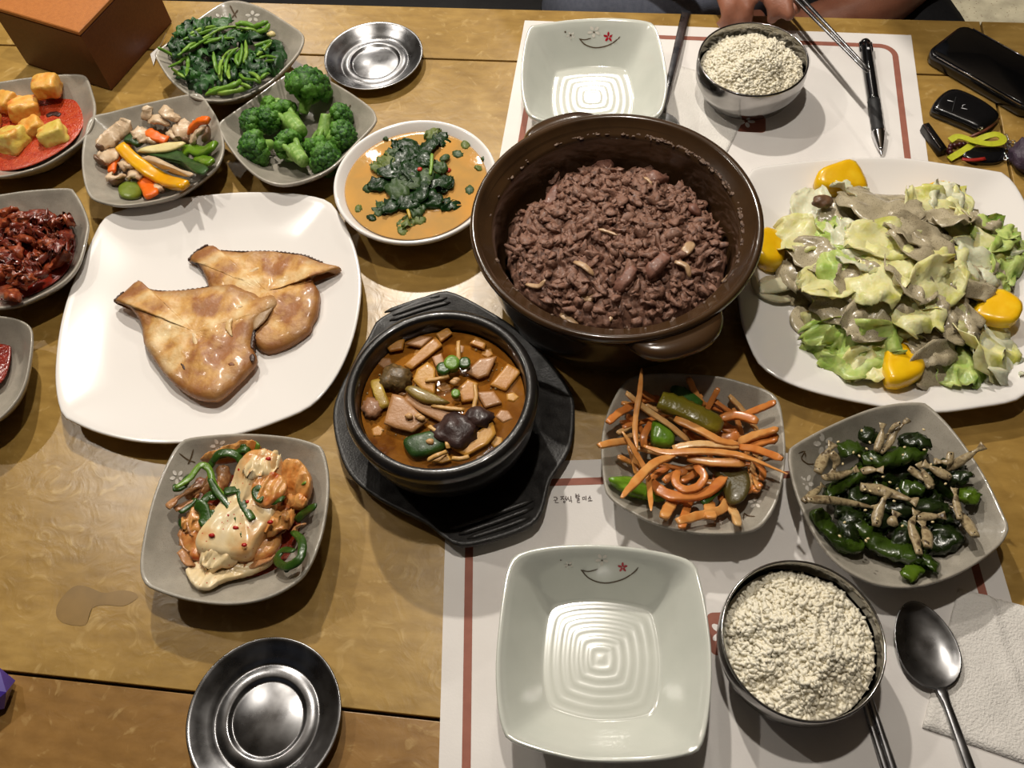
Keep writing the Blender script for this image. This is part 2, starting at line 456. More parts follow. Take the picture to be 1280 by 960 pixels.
lc2 = P(938, 156); logo(FM, Vector((lc2.x, lc2.y + 0.004, 0)), 0.0, 0.030)
# handwriting printed under the upper border of the near placemat
zt = Z(660, 580, 10.667); strokes = [
    [(345, 490), (360, 478), (375, 497)], [(384, 440), (384, 488)], [(386, 464), (398, 462)], [(362, 500), (364, 518), (410, 516)], [(340, 445), (374, 443)],
    [(430, 440), (482, 435)], [(460, 438), (452, 460), (436, 482)], [(456, 456), (484, 480)], [(488, 462), (505, 458)], [(506, 428), (506, 486)],
    [(474, 500), (484, 492), (494, 500), (494, 512), (484, 518), (474, 512), (474, 500)],
    [(537, 438), (528, 462), (514, 486)], [(530, 458), (552, 482)], [(572, 428), (573, 482)], [(545, 494), (584, 490), (582, 516)],
    [(630, 400), (646, 410)], [(628, 426), (664, 418)], [(636, 440), (646, 433), (656, 440), (654, 452), (640, 453), (636, 440)], [(674, 400), (674, 460)], [(675, 432), (692, 430)],
    [(650, 470), (686, 466), (686, 484), (656, 488), (656, 512), (694, 512)],
    [(726, 446), (754, 440), (756, 470), (730, 476), (726, 446)], [(772, 426), (774, 484)],
    [(826, 424), (818, 448), (800, 472)], [(820, 444), (842, 466)], [(826, 472), (826, 490)], [(800, 494), (858, 488)]]
parts = []
for s in strokes:
    q = [P(*zt(x, y), PAPER_Z) for x, y in s]
    parts.append(ribbon(q, 0.00062, PAPER_Z + 0.0003))
mk('printed_lettering', join(parts), dark_ink, NM, smooth=False)

# ---------------------------------------------------------------- grey side dishes
stone = M('grey_glaze', (170, 163, 150), (152, 146, 134), scale=70, rough=0.28, bump=0.08, bscale=260, coat=0.35, spots=900, spotcol=(140, 132, 118), spotsize=0.22)
OUT = {
 'kimchi': [(224, 554), (245, 546), (304, 542), (360, 546), (392, 554), (403, 562), (410, 590), (410, 624), (402, 670), (385, 712), (365, 732), (330, 749), (285, 755.5), (235, 750), (196, 738), (180, 728), (175, 706), (180, 668), (192, 620), (208, 580)],
 'radish': [(777, 482), (798, 469), (838, 466), (896, 470), (930, 478), (957, 487), (970, 496), (977, 513), (982, 558), (980, 590), (972, 625), (960, 648), (944, 662), (914, 667), (868, 666), (820, 655), (785, 638), (765, 624), (756, 608), (752, 560), (758, 520)],
 'pepper': [(986, 567), (993, 556), (1035, 533), (1085, 512), (1122, 504), (1150, 503), (1161, 507), (1185, 530), (1210, 562), (1235, 602), (1257, 648), (1261, 662), (1247, 684), (1202, 715), (1149, 733), (1108, 733), (1078, 724), (1047, 705), (1022, 675), (1000, 630), (989, 594)],
 'spinach': [(281, 2), (302, 1), (331, 11), (357, 27), (375, 39), (380, 48), (374, 65), (357, 85), (337, 103), (311, 118), (287, 125), (263, 126), (238, 120), (213, 100), (197, 76), (194, 66), (204, 57), (223, 43), (245, 25), (265, 11)],
 'broccoli': [(377, 82), (387, 85), (408, 98), (437, 115), (462, 133), (469, 142), (469, 154), (447, 178), (420, 206), (397, 220), (370, 229), (348, 231), (325, 223), (303, 205), (285, 182), (274, 162), (274, 153), (287, 143), (320, 120), (350, 98)],
 'mushroom': [(113, 147), (137, 140), (168, 132), (199, 125), (238, 117), (251, 118), (262, 132), (273, 151), (279, 173), (279, 191), (270, 210), (246, 229), (223, 243), (192, 252), (152, 257), (121, 251), (110, 242), (104, 222), (102, 197), (105, 172)],
 'cube': [(0, 102), (33, 97), (75, 93), (101, 93), (109, 98), (115, 115), (119, 132), (117, 150), (107, 170), (87, 187), (58, 205), (33, 214), (0, 221), (-28, 219), (-42, 208), (-50, 180), (-46, 140), (-38, 112), (-25, 105)],
 'squid': [(0, 243), (35, 238), (83, 235), (93, 240), (103, 257), (110, 277), (109, 292), (99, 329), (78, 354), (44, 373), (18, 383), (-10, 386), (-38, 386), (-52, 374), (-62, 340), (-60, 290), (-50, 258), (-30, 247)],
 'sauce': [(0, 395), (22, 399), (37, 408), (40, 425), (36, 458), (30, 482), (18, 504), (-2, 524), (-30, 536), (-75, 532), (-95, 515), (-106, 480), (-102, 430), (-90, 405), (-70, 396), (-35, 393)]}
GD = 'grey square side dishes'
D = {}
for k, lab in (('kimchi', 'grey flower-painted side dish holding the cabbage kimchi'), ('radish', 'grey flower-painted side dish holding orange radish strips'),
               ('pepper', 'grey flower-painted side dish holding green peppers with anchovies'), ('spinach', 'grey flower-painted side dish holding the leafy greens beside the brown box'),
               ('broccoli', 'grey side dish holding the broccoli florets'), ('mushroom', 'grey side dish holding mushrooms with yellow pepper'),
               ('cube', 'grey side dish holding radish cubes in red sauce'), ('squid', 'grey side dish holding dark red seasoned seafood'),
               ('sauce', 'grey side dish with a small dark red sauce below the seasoned seafood dish')):
    D[k] = Dish('side_dish', OUT[k], 0.036, GREY_IN, GREY_OUT, stone, lab, 'dish', GD)
flower_white = M('flower_white', (222, 216, 206), rough=0.35)
twig_m = M('twig_brown', (84, 66, 44), rough=0.45)
def decal(name, dish, pix, mat, lift=0.0004, parent=None):
    pts = [dish.on(x, y, lift) for x, y in pix]; cx = sum(p[0] for p in pix) / len(pix); cy = sum(p[1] for p in pix) / len(pix)
    n = len(pts); pts.append(dish.on(cx, cy, lift))
    return mk(name, (pts, [(i, (i + 1) % n, n) for i in range(n)]), mat, parent or dish.root)
def dline(name, dish, pix, wpx, mat, lift=0.00045):
    p = [Vector((x, y, 0)) for x, y in pix]; p = catmull(p, 4); n = len(p); vs, fs = [], []
    for i, q in enumerate(p):
        t = (p[min(i + 1, n - 1)] - p[max(i - 1, 0)]).normalized(); w = wpx / 2 * (1.0 if 0 < i < n - 1 else 0.5)
        vs += [dish.on(q.x - t.y * w, q.y + t.x * w, lift), dish.on(q.x + t.y * w, q.y - t.x * w, lift)]
    for i in range(n - 1): fs.append((2 * i, 2 * i + 1, 2 * i + 3, 2 * i + 2))
    return mk(name, (vs, fs), mat, dish.root)
def flower(dish, cx, cy, r, sq=1.0, a0=0.0, n=5, rot=0.0):
    for k in range(n):
        a = a0 + 2 * math.pi * k / n; pix = []
        for j in range(9):
            t = 2 * math.pi * j / 9; l = r * (0.62 + 0.38 * math.cos(t)); s = r * 0.24 * math.sin(t)
            x = l * math.cos(a) - s * math.sin(a); y = (l * math.sin(a) + s * math.cos(a)) * sq
            pix.append((cx + x, cy + y))
        decal('flower_petal', dish, pix, flower_white)
zs = Z(180, 0, 6.095)
flower(D['spinach'], *zs(580, 135), 8.0, 0.8, 0.3); flower(D['spinach'], *zs(828, 125), 9.5, 0.8, 0.9)
for l in ([(655, 40), (680, 90), (705, 135)], [(715, 75), (690, 110), (670, 135)]): dline('twig', D['spinach'], [zs(*q) for q in l], 2.0, twig_m)
zk = Z(170, 535, 4.172)
flower(D['kimchi'], *zk(215, 255), 9.5, 1.0, 0.4); flower(D['kimchi'], *zk(430, 92), 11.0, 0.8, 0.5)
for l in ([(225, 132), (270, 165), (310, 180)], [(300, 110), (285, 160), (270, 190)]): dline('twig', D['kimchi'], [zk(*q) for q in l], 1.8, twig_m)
zp = Z(980, 490, 3.841)
flower(D['pepper'], *zp(190, 250), 13, 1.1, 0.7); flower(D['pepper'], *zp(108, 437), 9.5, 1.2, 0.2)
for l in ([(70, 295), (100, 285), (85, 320), (115, 345), (145, 345)], [(100, 285), (105, 310)]): dline('twig', D['pepper'], [zp(*q) for q in l], 1.6, twig_m)
zr = Z(740, 460, 4.364)
flower(D['radish'], *zr(690, 860), 10, 0.7, 0.2); flower(D['radish'], *zr(890, 735), 9, 0.8, 0.9)
for l in ([(830, 790), (850, 805), (890, 810)], [(830, 790), (825, 830)]): dline('twig', D['radish'], [zr(*q) for q in l], 1.5, twig_m)
for (x, y) in ((437, 133), (316, 134)): dline('speck', D['broccoli'], [(x - 1.5, y + 2), (x, y), (x + 1.2, y - 2)], 1.4, twig_m)

# ---------------------------------------------------------------- white plates
white = M('white_porcelain', (238, 234, 230), rough=0.16, coat=0.5)
PL_IN = [(0.05, 0.006), (0.45, 0.0062), (0.60, 0.0075), (0.74, 0.0115), (0.87, 0.0175), (0.95, 0.0215), (0.98, 0.0232), (0.992, 0.0235)]
PL_OUT = [(1.0, 0.0230), (1.003, 0.0218), (0.98, 0.0195), (0.88, 0.0135), (0.74, 0.0070), (0.64, 0.0035), (0.62, 0.0), (0.57, 0.0), (0.55, 0.002)]
D['fish'] = Dish('dinner_plate', [(132, 271), (150, 263), (200, 251), (275, 242), (320, 240), (370, 242), (405, 249), (417, 258), (432, 282), (445, 315), (451, 350), (449, 385), (440, 425), (424, 463), (404, 492), (382, 511), (345, 527), (310, 539), (270, 548), (225, 553), (175, 552), (125, 541), (90, 526), (77, 516), (70, 485), (70, 450), (76, 405), (88, 362), (106, 320), (121, 287)],
    0.0232, PL_IN, PL_OUT, white, 'white square dinner plate holding the fried fish', 'plate', 'white square dinner plates')
D['salad'] = Dish('dinner_plate', [(941, 211), (960, 207), (1035, 199), (1122, 197), (1185, 205), (1240, 213), (1257, 218), (1275, 240), (1297, 290), (1310, 360), (1306, 430), (1290, 478), (1272, 499), (1222, 509), (1167, 515), (1110, 509), (1035, 494), (990, 480), (960, 464), (944, 446), (928, 405), (922, 360), (922, 312), (926, 265), (932, 228)],
    0.0232, PL_IN, PL_OUT, white, 'white square dinner plate holding the lettuce salad', 'plate', 'white square dinner plates')
# ---------------------------------------------------------------- celadon square bowls
celadon = M('celadon_glaze', (208, 210, 201), (199, 202, 193), scale=30, rough=0.14, coat=0.6, spots=260, spotcol=(198, 196, 180), spotsize=0.06)
CB_IN = [(0.03, 0.0062)]
for k in range(6): CB_IN += [(0.05 + k * 0.09, 0.00613), (0.085 + k * 0.09, 0.0062), (0.11 + k * 0.09, 0.00629), (0.13 + k * 0.09, 0.0062)]
CB_IN += [(0.60, 0.0078), (0.64, 0.0110), (0.70, 0.0165), (0.80, 0.0265), (0.90, 0.0365), (0.955, 0.0415), (0.985, 0.0430)]
CB_OUT = [(1.0, 0.0424), (1.004, 0.0405), (0.985, 0.0365), (0.88, 0.0255), (0.76, 0.0140), (0.66, 0.0065), (0.61, 0.004), (0.60, 0.0), (0.56, 0.0), (0.54, 0.003)]
CBG = 'celadon square bowls'
near_out = [(640, 699), (655, 690), (690, 683), (745, 681), (802, 686), (850, 696), (868, 706), (874, 722), (882, 757), (889, 812), (889, 860), (884, 905), (877, 931), (864, 942), (815, 951), (740, 952), (690, 943), (643, 928), (630, 916), (622, 880), (620, 828), (625, 770), (632, 722)]
far_out = [(661, 36), (673, 31), (715, 25), (765, 23), (808, 27), (820, 36), (829, 66), (834, 98), (831, 128), (821, 146), (790, 152), (740, 156), (700, 155), (668, 148), (656, 134), (651, 100), (654, 64)]
def facedecor(dish, zz):
    def q(*l): return [zz(*p) for p in l]
    dline('brush_stroke', dish, q((512, 232), (560, 280), (640, 303), (730, 285), (790, 250), (823, 218)), 1.5, twig_m)
    dline('brush_stroke', dish, q((515, 235), (555, 242), (603, 230)), 1.3, twig_m)
    for (x, y, r) in ((625, 180, 52), (448, 208, 34)):
        flower(dish, *zz(x, y), r / 6.1, 0.9, 0.4)
    cx, cy = zz(735, 220)
    for k in range(5):
        a = -1.57 + k * 2 * math.pi / 5
        decal('red_petal', dish, [(cx + 6.5 * (0.55 + 0.45 * math.cos(t)) * math.cos(a) - 1.5 * math.sin(t) * math.sin(a), cy + 6.5 * (0.55 + 0.45 * math.cos(t)) * math.sin(a) + 1.5 * math.sin(t) * math.cos(a)) for t in [2 * math.pi * j / 8 for j in range(8)]], red_ink)
    for (x, y) in ((625, 184), (448, 207), (406, 182)):
        c = zz(x, y); decal('dot', dish, [(c[0] + 1.2 * math.cos(t), c[1] + 1.2 * math.sin(t)) for t in [2 * math.pi * j / 7 for j in range(7)]], twig_m, 0.0007)
red_ink = M('red_glaze', (176, 24, 44), rough=0.3)
D['cfar'] = Dish('square_bowl', far_out, 0.042, CB_IN, CB_OUT, celadon, 'empty square celadon bowl with painted red flower on the far placemat', 'bowl', CBG, roundbase=0.1)
D['cnear'] = Dish('square_bowl', near_out, 0.042, CB_IN, CB_OUT, celadon, 'empty square celadon bowl with painted red flower on the near placemat', 'bowl', CBG, roundbase=0.1)
facedecor(D['cfar'], Z(640, 10, 6.095))
def znear(x, y): return (655 + (x - 60) / 6.095 * 1.2 + 18, 690 + (y - 100) / 6.095 * 1.25 + 4)
facedecor(D['cnear'], lambda x, y: (726 + (x - 512) / 311 * 73, 712 + (y - 232) / 71 * 17))
# ---------------------------------------------------------------- round white soup bowl
sc_c = P(518.5, 223, 0.038)
SOUP_R = 0.0775
def lathe_dish(name, c, prof, mat, label, cat, group=None, n=96):
    r = root(name, c, label, cat, group); o = mk('body', fixn(lathe(prof, c, n)), mat, r); return r
lathe_dish('soup_bowl', (sc_c.x, sc_c.y, 0), [(0.0, 0.006), (0.035, 0.0065), (0.048, 0.010), (0.060, 0.020), (0.069, 0.031), (0.0735, 0.0365), (0.0752, 0.0378), (0.0768, 0.0376), (0.0775, 0.0362), (0.0768, 0.0335), (0.070, 0.025), (0.058, 0.0125), (0.046, 0.006), (0.043, 0.0), (0.039, 0.0), (0.037, 0.003), (0.0, 0.003)],
    white, 'round white bowl of orange broth with dark greens', 'bowl')
# ---------------------------------------------------------------- brown earthenware pot
pot_m = M('brown_earthenware', (54, 37, 22), (70, 49, 29), scale=22, rough=0.2, coat=0.4, bump=0.05, bscale=90)
pot_in = M('brown_earthenware_inside', (66, 44, 28), (80, 56, 36), scale=18, rough=0.3, coat=0.15, bump=0.05, bscale=90)
crust_m = M('dried_crust', (120, 96, 78), (70, 46, 34), scale=300, rough=0.5, bump=0.6, bscale=500)
POTZ = 0.095
pts = [P(583, 287, POTZ), P(957, 280, POTZ), P(762, 139, POTZ), P(775, 425, POTZ)]
pc = Vector(((pts[0].x + pts[1].x) / 2, (pts[2].y + pts[3].y) / 2, 0)); PR = ((pts[1].x - pts[0].x) + (pts[2].y - pts[3].y)) / 4
pot = root('earthenware_pot', (pc.x, pc.y, 0), 'wide round brown earthenware pot of minced meat with two lug handles', 'pot')
mk('body', fixn(lathe([(0.0, 0.018), (PR * 0.68, 0.020), (PR * 0.785, 0.030), (PR * 0.825, 0.052), (PR * 0.842, 0.080), (PR * 0.862, 0.0845), (PR * 0.925, 0.0865), (PR * 0.945, 0.0925), (PR * 0.975, POTZ), (PR * 0.995, 0.0935), (PR, 0.090), (PR * 0.985, 0.085), (PR * 0.94, 0.080), (PR * 0.93, 0.070), (PR * 0.905, 0.045), (PR * 0.86, 0.020), (PR * 0.74, 0.006), (PR * 0.70, 0.0), (PR * 0.64, 0.0), (PR * 0.63, 0.004), (0.0, 0.004)], (pc.x, pc.y, 0), 128)), pot_m, pot)
for hp in ((693, 142), (852, 418)):
    h = P(hp[0], hp[1], 0.088) - pc; a0 = math.atan2(h.y, h.x); vs, fs = [], []; nn = 24
    for i in range(nn + 1):
        t = i / nn * 2 - 1; a = a0 + t * 0.36; b = (1 - abs(t) ** 3.2); b = max(0.0, b)
        ro = PR * 0.96 + 0.021 * b
        for (rr, zz) in ((PR * 0.93, 0.080), (ro - 0.004, 0.076), (ro, 0.080), (ro, 0.085), (ro - 0.004, 0.0885), (PR * 0.95, 0.089)):
            vs.append(Vector((pc.x + rr * math.cos(a), pc.y + rr * math.sin(a), zz)))
    for i in range(nn):
        for j in range(6): fs.append((i * 6 + j, i * 6 + (j + 1) % 6, (i + 1) * 6 + (j + 1) % 6, (i + 1) * 6 + j))
    fs += [tuple(range(6)), tuple(nn * 6 + j for j in range(6))]
    mk('lug_handle', fixn((vs, fs)), pot_m, pot)
rnd = random.Random(4); bits = []
for i in range(200):
    a = rnd.gauss(0.85, 0.55) if rnd.random() < 0.7 else rnd.uniform(0, 6.28); rr = PR * rnd.gauss(0.868, 0.012)
    bits.append(blob((pc.x + rr * math.cos(a), pc.y + rr * math.sin(a), 0.0846), (rnd.uniform(0.0006, 0.0026), rnd.uniform(0.0005, 0.0015), 0.0006), 2, 0.6, 2.5, i, rotm(0, 0, a + 1.57)))
tag(mk('dried_crust', join(bits), crust_m, pot), None, None, None, 'stuff')
# ---------------------------------------------------------------- black stone bowl on its tray
blk = M('black_stoneware', (20, 18, 17), (32, 29, 27), scale=60, rough=0.3, coat=0.3, bump=0.1, bscale=300)
traym = M('black_tray', (30, 28, 27), (48, 46, 44), scale=120, rough=0.36, bump=0.15, bscale=600, rough2=0.5)
zy = Z(400, 340, 2.668)
TR = [(42, 480), (60, 400), (110, 300), (165, 205), (195, 155), (300, 100), (400, 62), (460, 72), (560, 125), (660, 190), (760, 290), (838, 398), (850, 480), (838, 580), (800, 650), (768, 700), (742, 800), (700, 850), (580, 895), (470, 916), (410, 885), (350, 838), (200, 762), (105, 685), (60, 590)]
TRZ = 0.016
tray_d = Dish('serving_tray', [zy(*q) for q in TR], TRZ, [(0.05, 0.008), (0.70, 0.008), (0.74, 0.0125), (0.94, 0.0140), (0.965, 0.0158)], [(0.99, 0.016), (1.0, 0.0145), (0.985, 0.008), (0.93, 0.0005), (0.9, 0.0)], traym,
              'black moulded tray with ridged handles under the stone bowl', 'tray', roundbase=0.0)
for (l, par) in ((((215, 135), (330, 95), (410, 75)), 0), (((222, 150), (335, 110), (425, 85)), 0), (((232, 162), (340, 125), (435, 100)), 0), (((435, 858), (560, 815), (712, 760)), 1), (((462, 875), (580, 835), (712, 785)), 1), (((490, 890), (600, 855), (700, 818)), 1)):
    mk('grip_ridge', sweep(catmull([P(*zy(*q), 0.0146) for q in l], 5), circ(8), taper(0.0022, 0.0016, 0.3, 0.3, 0.1)), traym, tray_d.root)
BKZ = 0.083
q4 = [P(430, 497, BKZ), P(668, 485, BKZ), P(548, 378, BKZ), P(552, 607, BKZ)]
bc = Vector(((q4[0].x + q4[1].x) / 2, (q4[2].y + q4[3].y) / 2, 0.0085)); BR = ((q4[1].x - q4[0].x) + (q4[2].y - q4[3].y)) / 4
bz = BKZ - bc.z
sb = root('stone_bowl', bc, 'black stone bowl of bubbling orange stew on the ridged tray', 'bowl')
mk('body', fixn(lathe([(0.0, 0.008), (BR * 0.6, 0.010), (BR * 0.80, 0.03), (BR * 0.86, bz - 0.018), (BR * 0.865, bz - 0.004), (BR * 0.885, bz), (BR * 0.945, bz - 0.0005), (BR * 0.985, bz - 0.003), (BR, bz - 0.008), (BR * 0.985, bz - 0.013), (BR * 0.95, bz - 0.016), (BR * 0.965, bz - 0.028), (BR * 0.93, bz - 0.045), (BR * 0.8, 0.012), (BR * 0.66, 0.002), (BR * 0.62, 0.0), (0.0, 0.0)], bc, 112)), blk, sb)
# ---------------------------------------------------------------- stainless steel
steel = M('stainless_steel', (150, 148, 146), (168, 166, 164), scale=60, rough=0.14, metal=1.0, rough2=0.2)
steel_d = M('stainless_steel_brushed', (128, 128, 130), (160, 160, 162), scale=60, rough=0.24, metal=1.0, rough2=0.34)
def rice_bowl(cpx, left, right, label):
    z = 0.05; c = P(cpx[0], cpx[1], z); a, b = P(*left, z), P(*right, z); r = (b - a).length / 2
    c = Vector(((a.x + b.x) / 2, c.y, 0))
    o = root('rice_bowl', c, label, 'bowl', 'stainless steel rice bowls')
    mk('body', fixn(lathe([(0, 0.004), (r * 0.55, 0.005), (r * 0.80, 0.013), (r * 0.945, 0.028), (r * 0.97, 0.040), (r * 0.955, z - 0.0015), (r * 0.965, z), (r * 0.985, z - 0.0004), (r * 0.99, z - 0.002), (r, 0.040), (r * 0.985, 0.028), (r * 0.85, 0.012), (r * 0.62, 0.003), (r * 0.56, 0.002), (r * 0.55, 0.0), (r * 0.5, 0.0), (r * 0.49, 0.002), (0, 0.002)], c, 96)), steel, o)
    return c, r
RBf = rice_bowl((942, 72), (872, 77), (1012, 74), 'stainless steel bowl of white rice on the far placemat')
RBn = rice_bowl((1004, 797), (900, 800), (1109, 806), 'stainless steel bowl of white rice on the near placemat')
def steel_lid(c, r, label):
    o = root('bowl_lid', c, label, 'lid', 'stainless steel bowl lids')
    pr = [(0, 0.0030), (r * 0.42, 0.0030), (r * 0.45, 0.0022), (r * 0.475, 0.0022), (r * 0.50, 0.0048), (r * 0.53, 0.0052), (r * 0.64, 0.0048), (r * 0.665, 0.0036), (r * 0.69, 0.0036), (r * 0.715, 0.0052), (r * 0.78, 0.0068), (r * 0.88, 0.0102), (r * 0.95, 0.0128), (r * 0.985, 0.0136), (r * 0.998, 0.0134), (r, 0.0126), (r * 0.985, 0.0122), (r * 0.95, 0.0112), (r * 0.88, 0.0086), (r * 0.75, 0.0040), (r * 0.70, 0.0), (r * 0.66, 0.0), (r * 0.64, 0.0012), (0, 0.0012)]
    mk('body', fixn(lathe(pr, c, 96)), steel_d, o)
a, b, t = P(235, 888, 0.0134), P(427, 893, 0.0134), P(331, 794, 0.0134)
steel_lid(Vector(((a.x + b.x) / 2, t.y - (b.x - a.x) / 2, 0)), (b.x - a.x) / 2, 'round stainless lid lying upturned on bare wood below the kimchi dish')
a, b, t = P(403.5, 75, 0.0134), P(527, 73, 0.0134), P(466, 26.5, 0.0134)
steel_lid(Vector(((a.x + b.x) / 2, t.y - (b.x - a.x) / 2, 0)), (b.x - a.x) / 2, 'round stainless lid lying upturned behind the broccoli dish')
# ================================================================ food
rng = random.Random(11)
def path_on(dish, zz, pts, dz, per=5):
    """pts: (x, y) or (x, y, extra height) in zoomed photo coordinates -> smooth world path above the dish"""
    out = []
    for p in pts:
        px, py = zz(p[0], p[1]); e = p[2] / 1000.0 if len(p) > 2 else 0.0
        out.append(dish.on(px, py, dz + e))
    return catmull(out, per)
def strip(name, label, cat, group, dish, zz, pts, w, h, mat, dz, tp=(0.7, 0.7, 0.15), sec=None, twist=0.0, parent=None, rgh=0.35):
    pa = path_on(dish, zz, pts, dz)
    o = mk(name, uneven(sweep(pa, sec or circ(8, 1, 1, 4.0), taper(w, h, *tp), twist=twist), min(w, h) * rgh), mat, parent)
    return tag(o, label, cat, group)
def chunk_px(name, label, cat, group, dish, zz, poly, dz, thick, mat, dome=0.2, amp=0.0006, n=28, rings=5, seed=None, edge=False, tilt=None, parent=None, smooth=4, freq=120):
    pts = [dish.on(*zz(p[0], p[1]), dz + (p[2] / 1000.0 if len(p) > 2 else 0)) for p in poly]
    ol = resample(catmull(pts, smooth, True), n) if smooth > 1 else resample(pts, n)
    vf, ew = patty(ol, thick, rings, dome, amp, freq, seed if seed is not None else rng.random() * 50)
    o = mk(name, fixn(vf) if not edge else vf, mat, parent, edge=ew if edge else None)
    return tag(o, label, cat, group)
class Flat:
    """a plain liquid surface at height z"""
    def __init__(s, z): s.z = z
    def on(s, px, py, dz=0.0): return P(px, py, s.z + dz)

# ---- shared food materials
def food(name, c1, c2, c3=None, scale=90, rough=0.3, bump=0.35, coat=0.3, sss=0.15, **k):
    k.setdefault('bscale', 420); k.setdefault('bdist', 0.0012)
    return M(name, c1, c2, c3, scale=scale, rough=rough + 0.12, bump=bump, coat=coat * 0.3, coat_rough=0.15, sss=(sss if sss > 0.2 else 0.0), **k)
def uneven(vf, amp, freq=260.0):
    if amp <= 0: return vf
    out = []
    for v in vf[0]:
        q = v * freq
        out.append(v + Vector((noise.noise(q), noise.noise(q + Vector((31, 7, 3))), noise.noise(q + Vector((5, 41, 17))))) * amp)
    return out, vf[1]
def pool(name, label, zz, poly, z, mat, amp=0.0008, seed=1.0, n=56):
    """liquid with a level top surface at height z"""
    ol = resample(catmull([P(*zz(x, y), z) for x, y in poly], 5, True), n); c = sum(ol, Vector()) / n; vs, fs = [], []
    for (k, h) in ((0.9, -0.006), (1.0, -0.0006), (0.985, 0.0), (0.94, 0.0004), (0.8, 0.0006), (0.6, 0.0006), (0.4, 0.0006), (0.2, 0.0006)):
        for p in ol:
            q = c + (p - c) * k; vs.append(Vector((q.x, q.y, z + h + (amp * noise.noise(q * 75 + Vector((seed, 0, 0))) if k < 0.95 else 0))))
    vs += [Vector((c.x, c.y, z + .0006)), Vector((c.x, c.y, z - .006))]
    for k in range(7):
        for i in range(n): fs.append((k * n + i, k * n + (i + 1) % n, (k + 1) * n + (i + 1) % n, (k + 1) * n + i))
    for i in range(n): fs += [(7 * n + i, 7 * n + (i + 1) % n, 8 * n), ((i + 1) % n, i, 8 * n + 1)]
    return tag(mk(name, fixn((vs, fs)), mat), label, 'sauce', None, 'stuff')
m_red_sauce = food('red_sauce', (168, 46, 20), (190, 76, 38), scale=140, rough=0.14, bump=0.8, bscale=420, spots=420, spotcol=(120, 20, 10), spotsize=0.2)
m_cube = food('pickled_radish', (222, 150, 60), (226, 176, 84), (208, 104, 34), scale=80)
m_cube_y = food('pickled_radish_yellow', (206, 178, 70), (216, 190, 96), (212, 128, 44), scale=80)
# ---------------- radish cubes in red sauce
zc = Z(0, 80, 6); Dk = D['cube']
pool('red_sauce', 'glossy red sauce pooled under the pickled radish cubes', zc, [(-260, 300), (-100, 230), (100, 215), (300, 200), (460, 170), (560, 240), (640, 330), (640, 420), (560, 560), (400, 680), (200, 770), (0, 800), (-200, 760), (-270, 560)], 0.0185, m_red_sauce)
for (x, y, s, dz, rz, mt, lab) in ((352, 165, 0.0135, 0.013, 0.2, m_cube, 'orange radish cube resting highest against the rim of its dish'), (40, 285, 0.0125, 0.012, -0.3, m_cube, 'orange radish cube with a red chilli flake on top'),
        (180, 340, 0.0155, 0.012, 0.5, m_cube, 'large flat orange radish cube in the middle of the heap'), (80, 575, 0.0165, 0.013, -0.15, m_cube_y, 'largest yellow radish cube at the front of the heap'),
        (245, 480, 0.0115, 0.013, 0.7, m_cube, 'small orange radish cube wedged between the two yellow ones'), (400, 530, 0.0135, 0.012, 0.5, m_cube_y, 'yellow radish cube nearest the mushroom dish'),
        (-110, 420, 0.014, 0.013, 0.3, m_cube, 'orange radish cube cut off by the photo edge')):
    tag(mk('radish_cube', uneven(blob(Dk.on(*zc(x, y), dz + .003), (s * .98, s * 0.84, s * 0.70), 4, 0.10, 1.7, x, rotm(0.25 * math.sin(x), 0.3 * math.cos(y), rz), power=7), .0011, 190), mt), lab, 'radish cube', 'pickled radish cubes')
tag(mk('chilli_flake', blob(Dk.on(*zc(45, 300), 0.0215), (0.0035, 0.002, 0.0012), 1, 0.4, 2, 3), food('chilli_flake', (190, 30, 20), (150, 20, 14))), 'small red chilli flake lying on a radish cube', 'chilli flake')
strip('seaweed_shred', 'dark shred lying in the red sauce between radish cubes', 'garnish', None, Dk, zc, [(350, 395), (400, 375), (455, 385)], 0.003, 0.0015, food('dark_shred', (48, 30, 26), (74, 40, 36)), 0.011)
# ---------------- dark red seasoned seafood
zq = Z(0, 230, 5.65); Ds = D['squid']
m_sq = [food('seasoned_seafood', (158, 80, 44), (122, 48, 28), (176, 98, 56), scale=150, rough=0.16, coat=0.6), food('seasoned_seafood_dark', (128, 50, 32), (96, 34, 24), (152, 74, 44), scale=150, rough=0.15, coat=0.6)]
pool('dark_red_sauce', 'dark red oily sauce pooled under the seasoned seafood', zq, [(-300, 300), (-100, 200), (100, 190), (300, 190), (470, 250), (530, 400), (500, 560), (400, 680), (200, 790), (0, 830), (-200, 800), (-310, 600)], 0.0165, food('dark_red_sauce', (118, 26, 12), (136, 38, 18), rough=0.1, bump=0.4))
SQ = [([(-20, 300), (90, 240), (200, 215)], .005), ([(170, 225), (300, 225), (430, 265), (480, 240)], .0055), ([(50, 320), (140, 370), (230, 405)], .0045), ([(140, 615), (240, 555), (340, 490), (430, 400)], .0055),
      ([(190, 545), (320, 480), (410, 385)], .0035), ([(290, 610), (410, 560), (480, 480)], .005), ([(0, 470), (55, 500), (80, 570)], .006), ([(40, 590), (100, 650), (160, 725)], .005), ([(20, 740), (75, 790), (110, 800)], .005),
      ([(180, 665), (250, 640), (330, 640)], .0045), ([(-10, 215), (60, 190), (125, 180)], .0045), ([(240, 300), (330, 325), (430, 340)], .005), ([(90, 430), (130, 480), (110, 540)], .004), ([(-60, 380), (0, 400), (60, 410)], .005), ([(-120, 600), (-40, 620), (20, 650)], .006), ([(-160, 420), (-90, 470), (-40, 520)], .006), ([(60, 270), (160, 290), (260, 260)], .005), ([(430, 300), (470, 350), (450, 400)], .0045)]
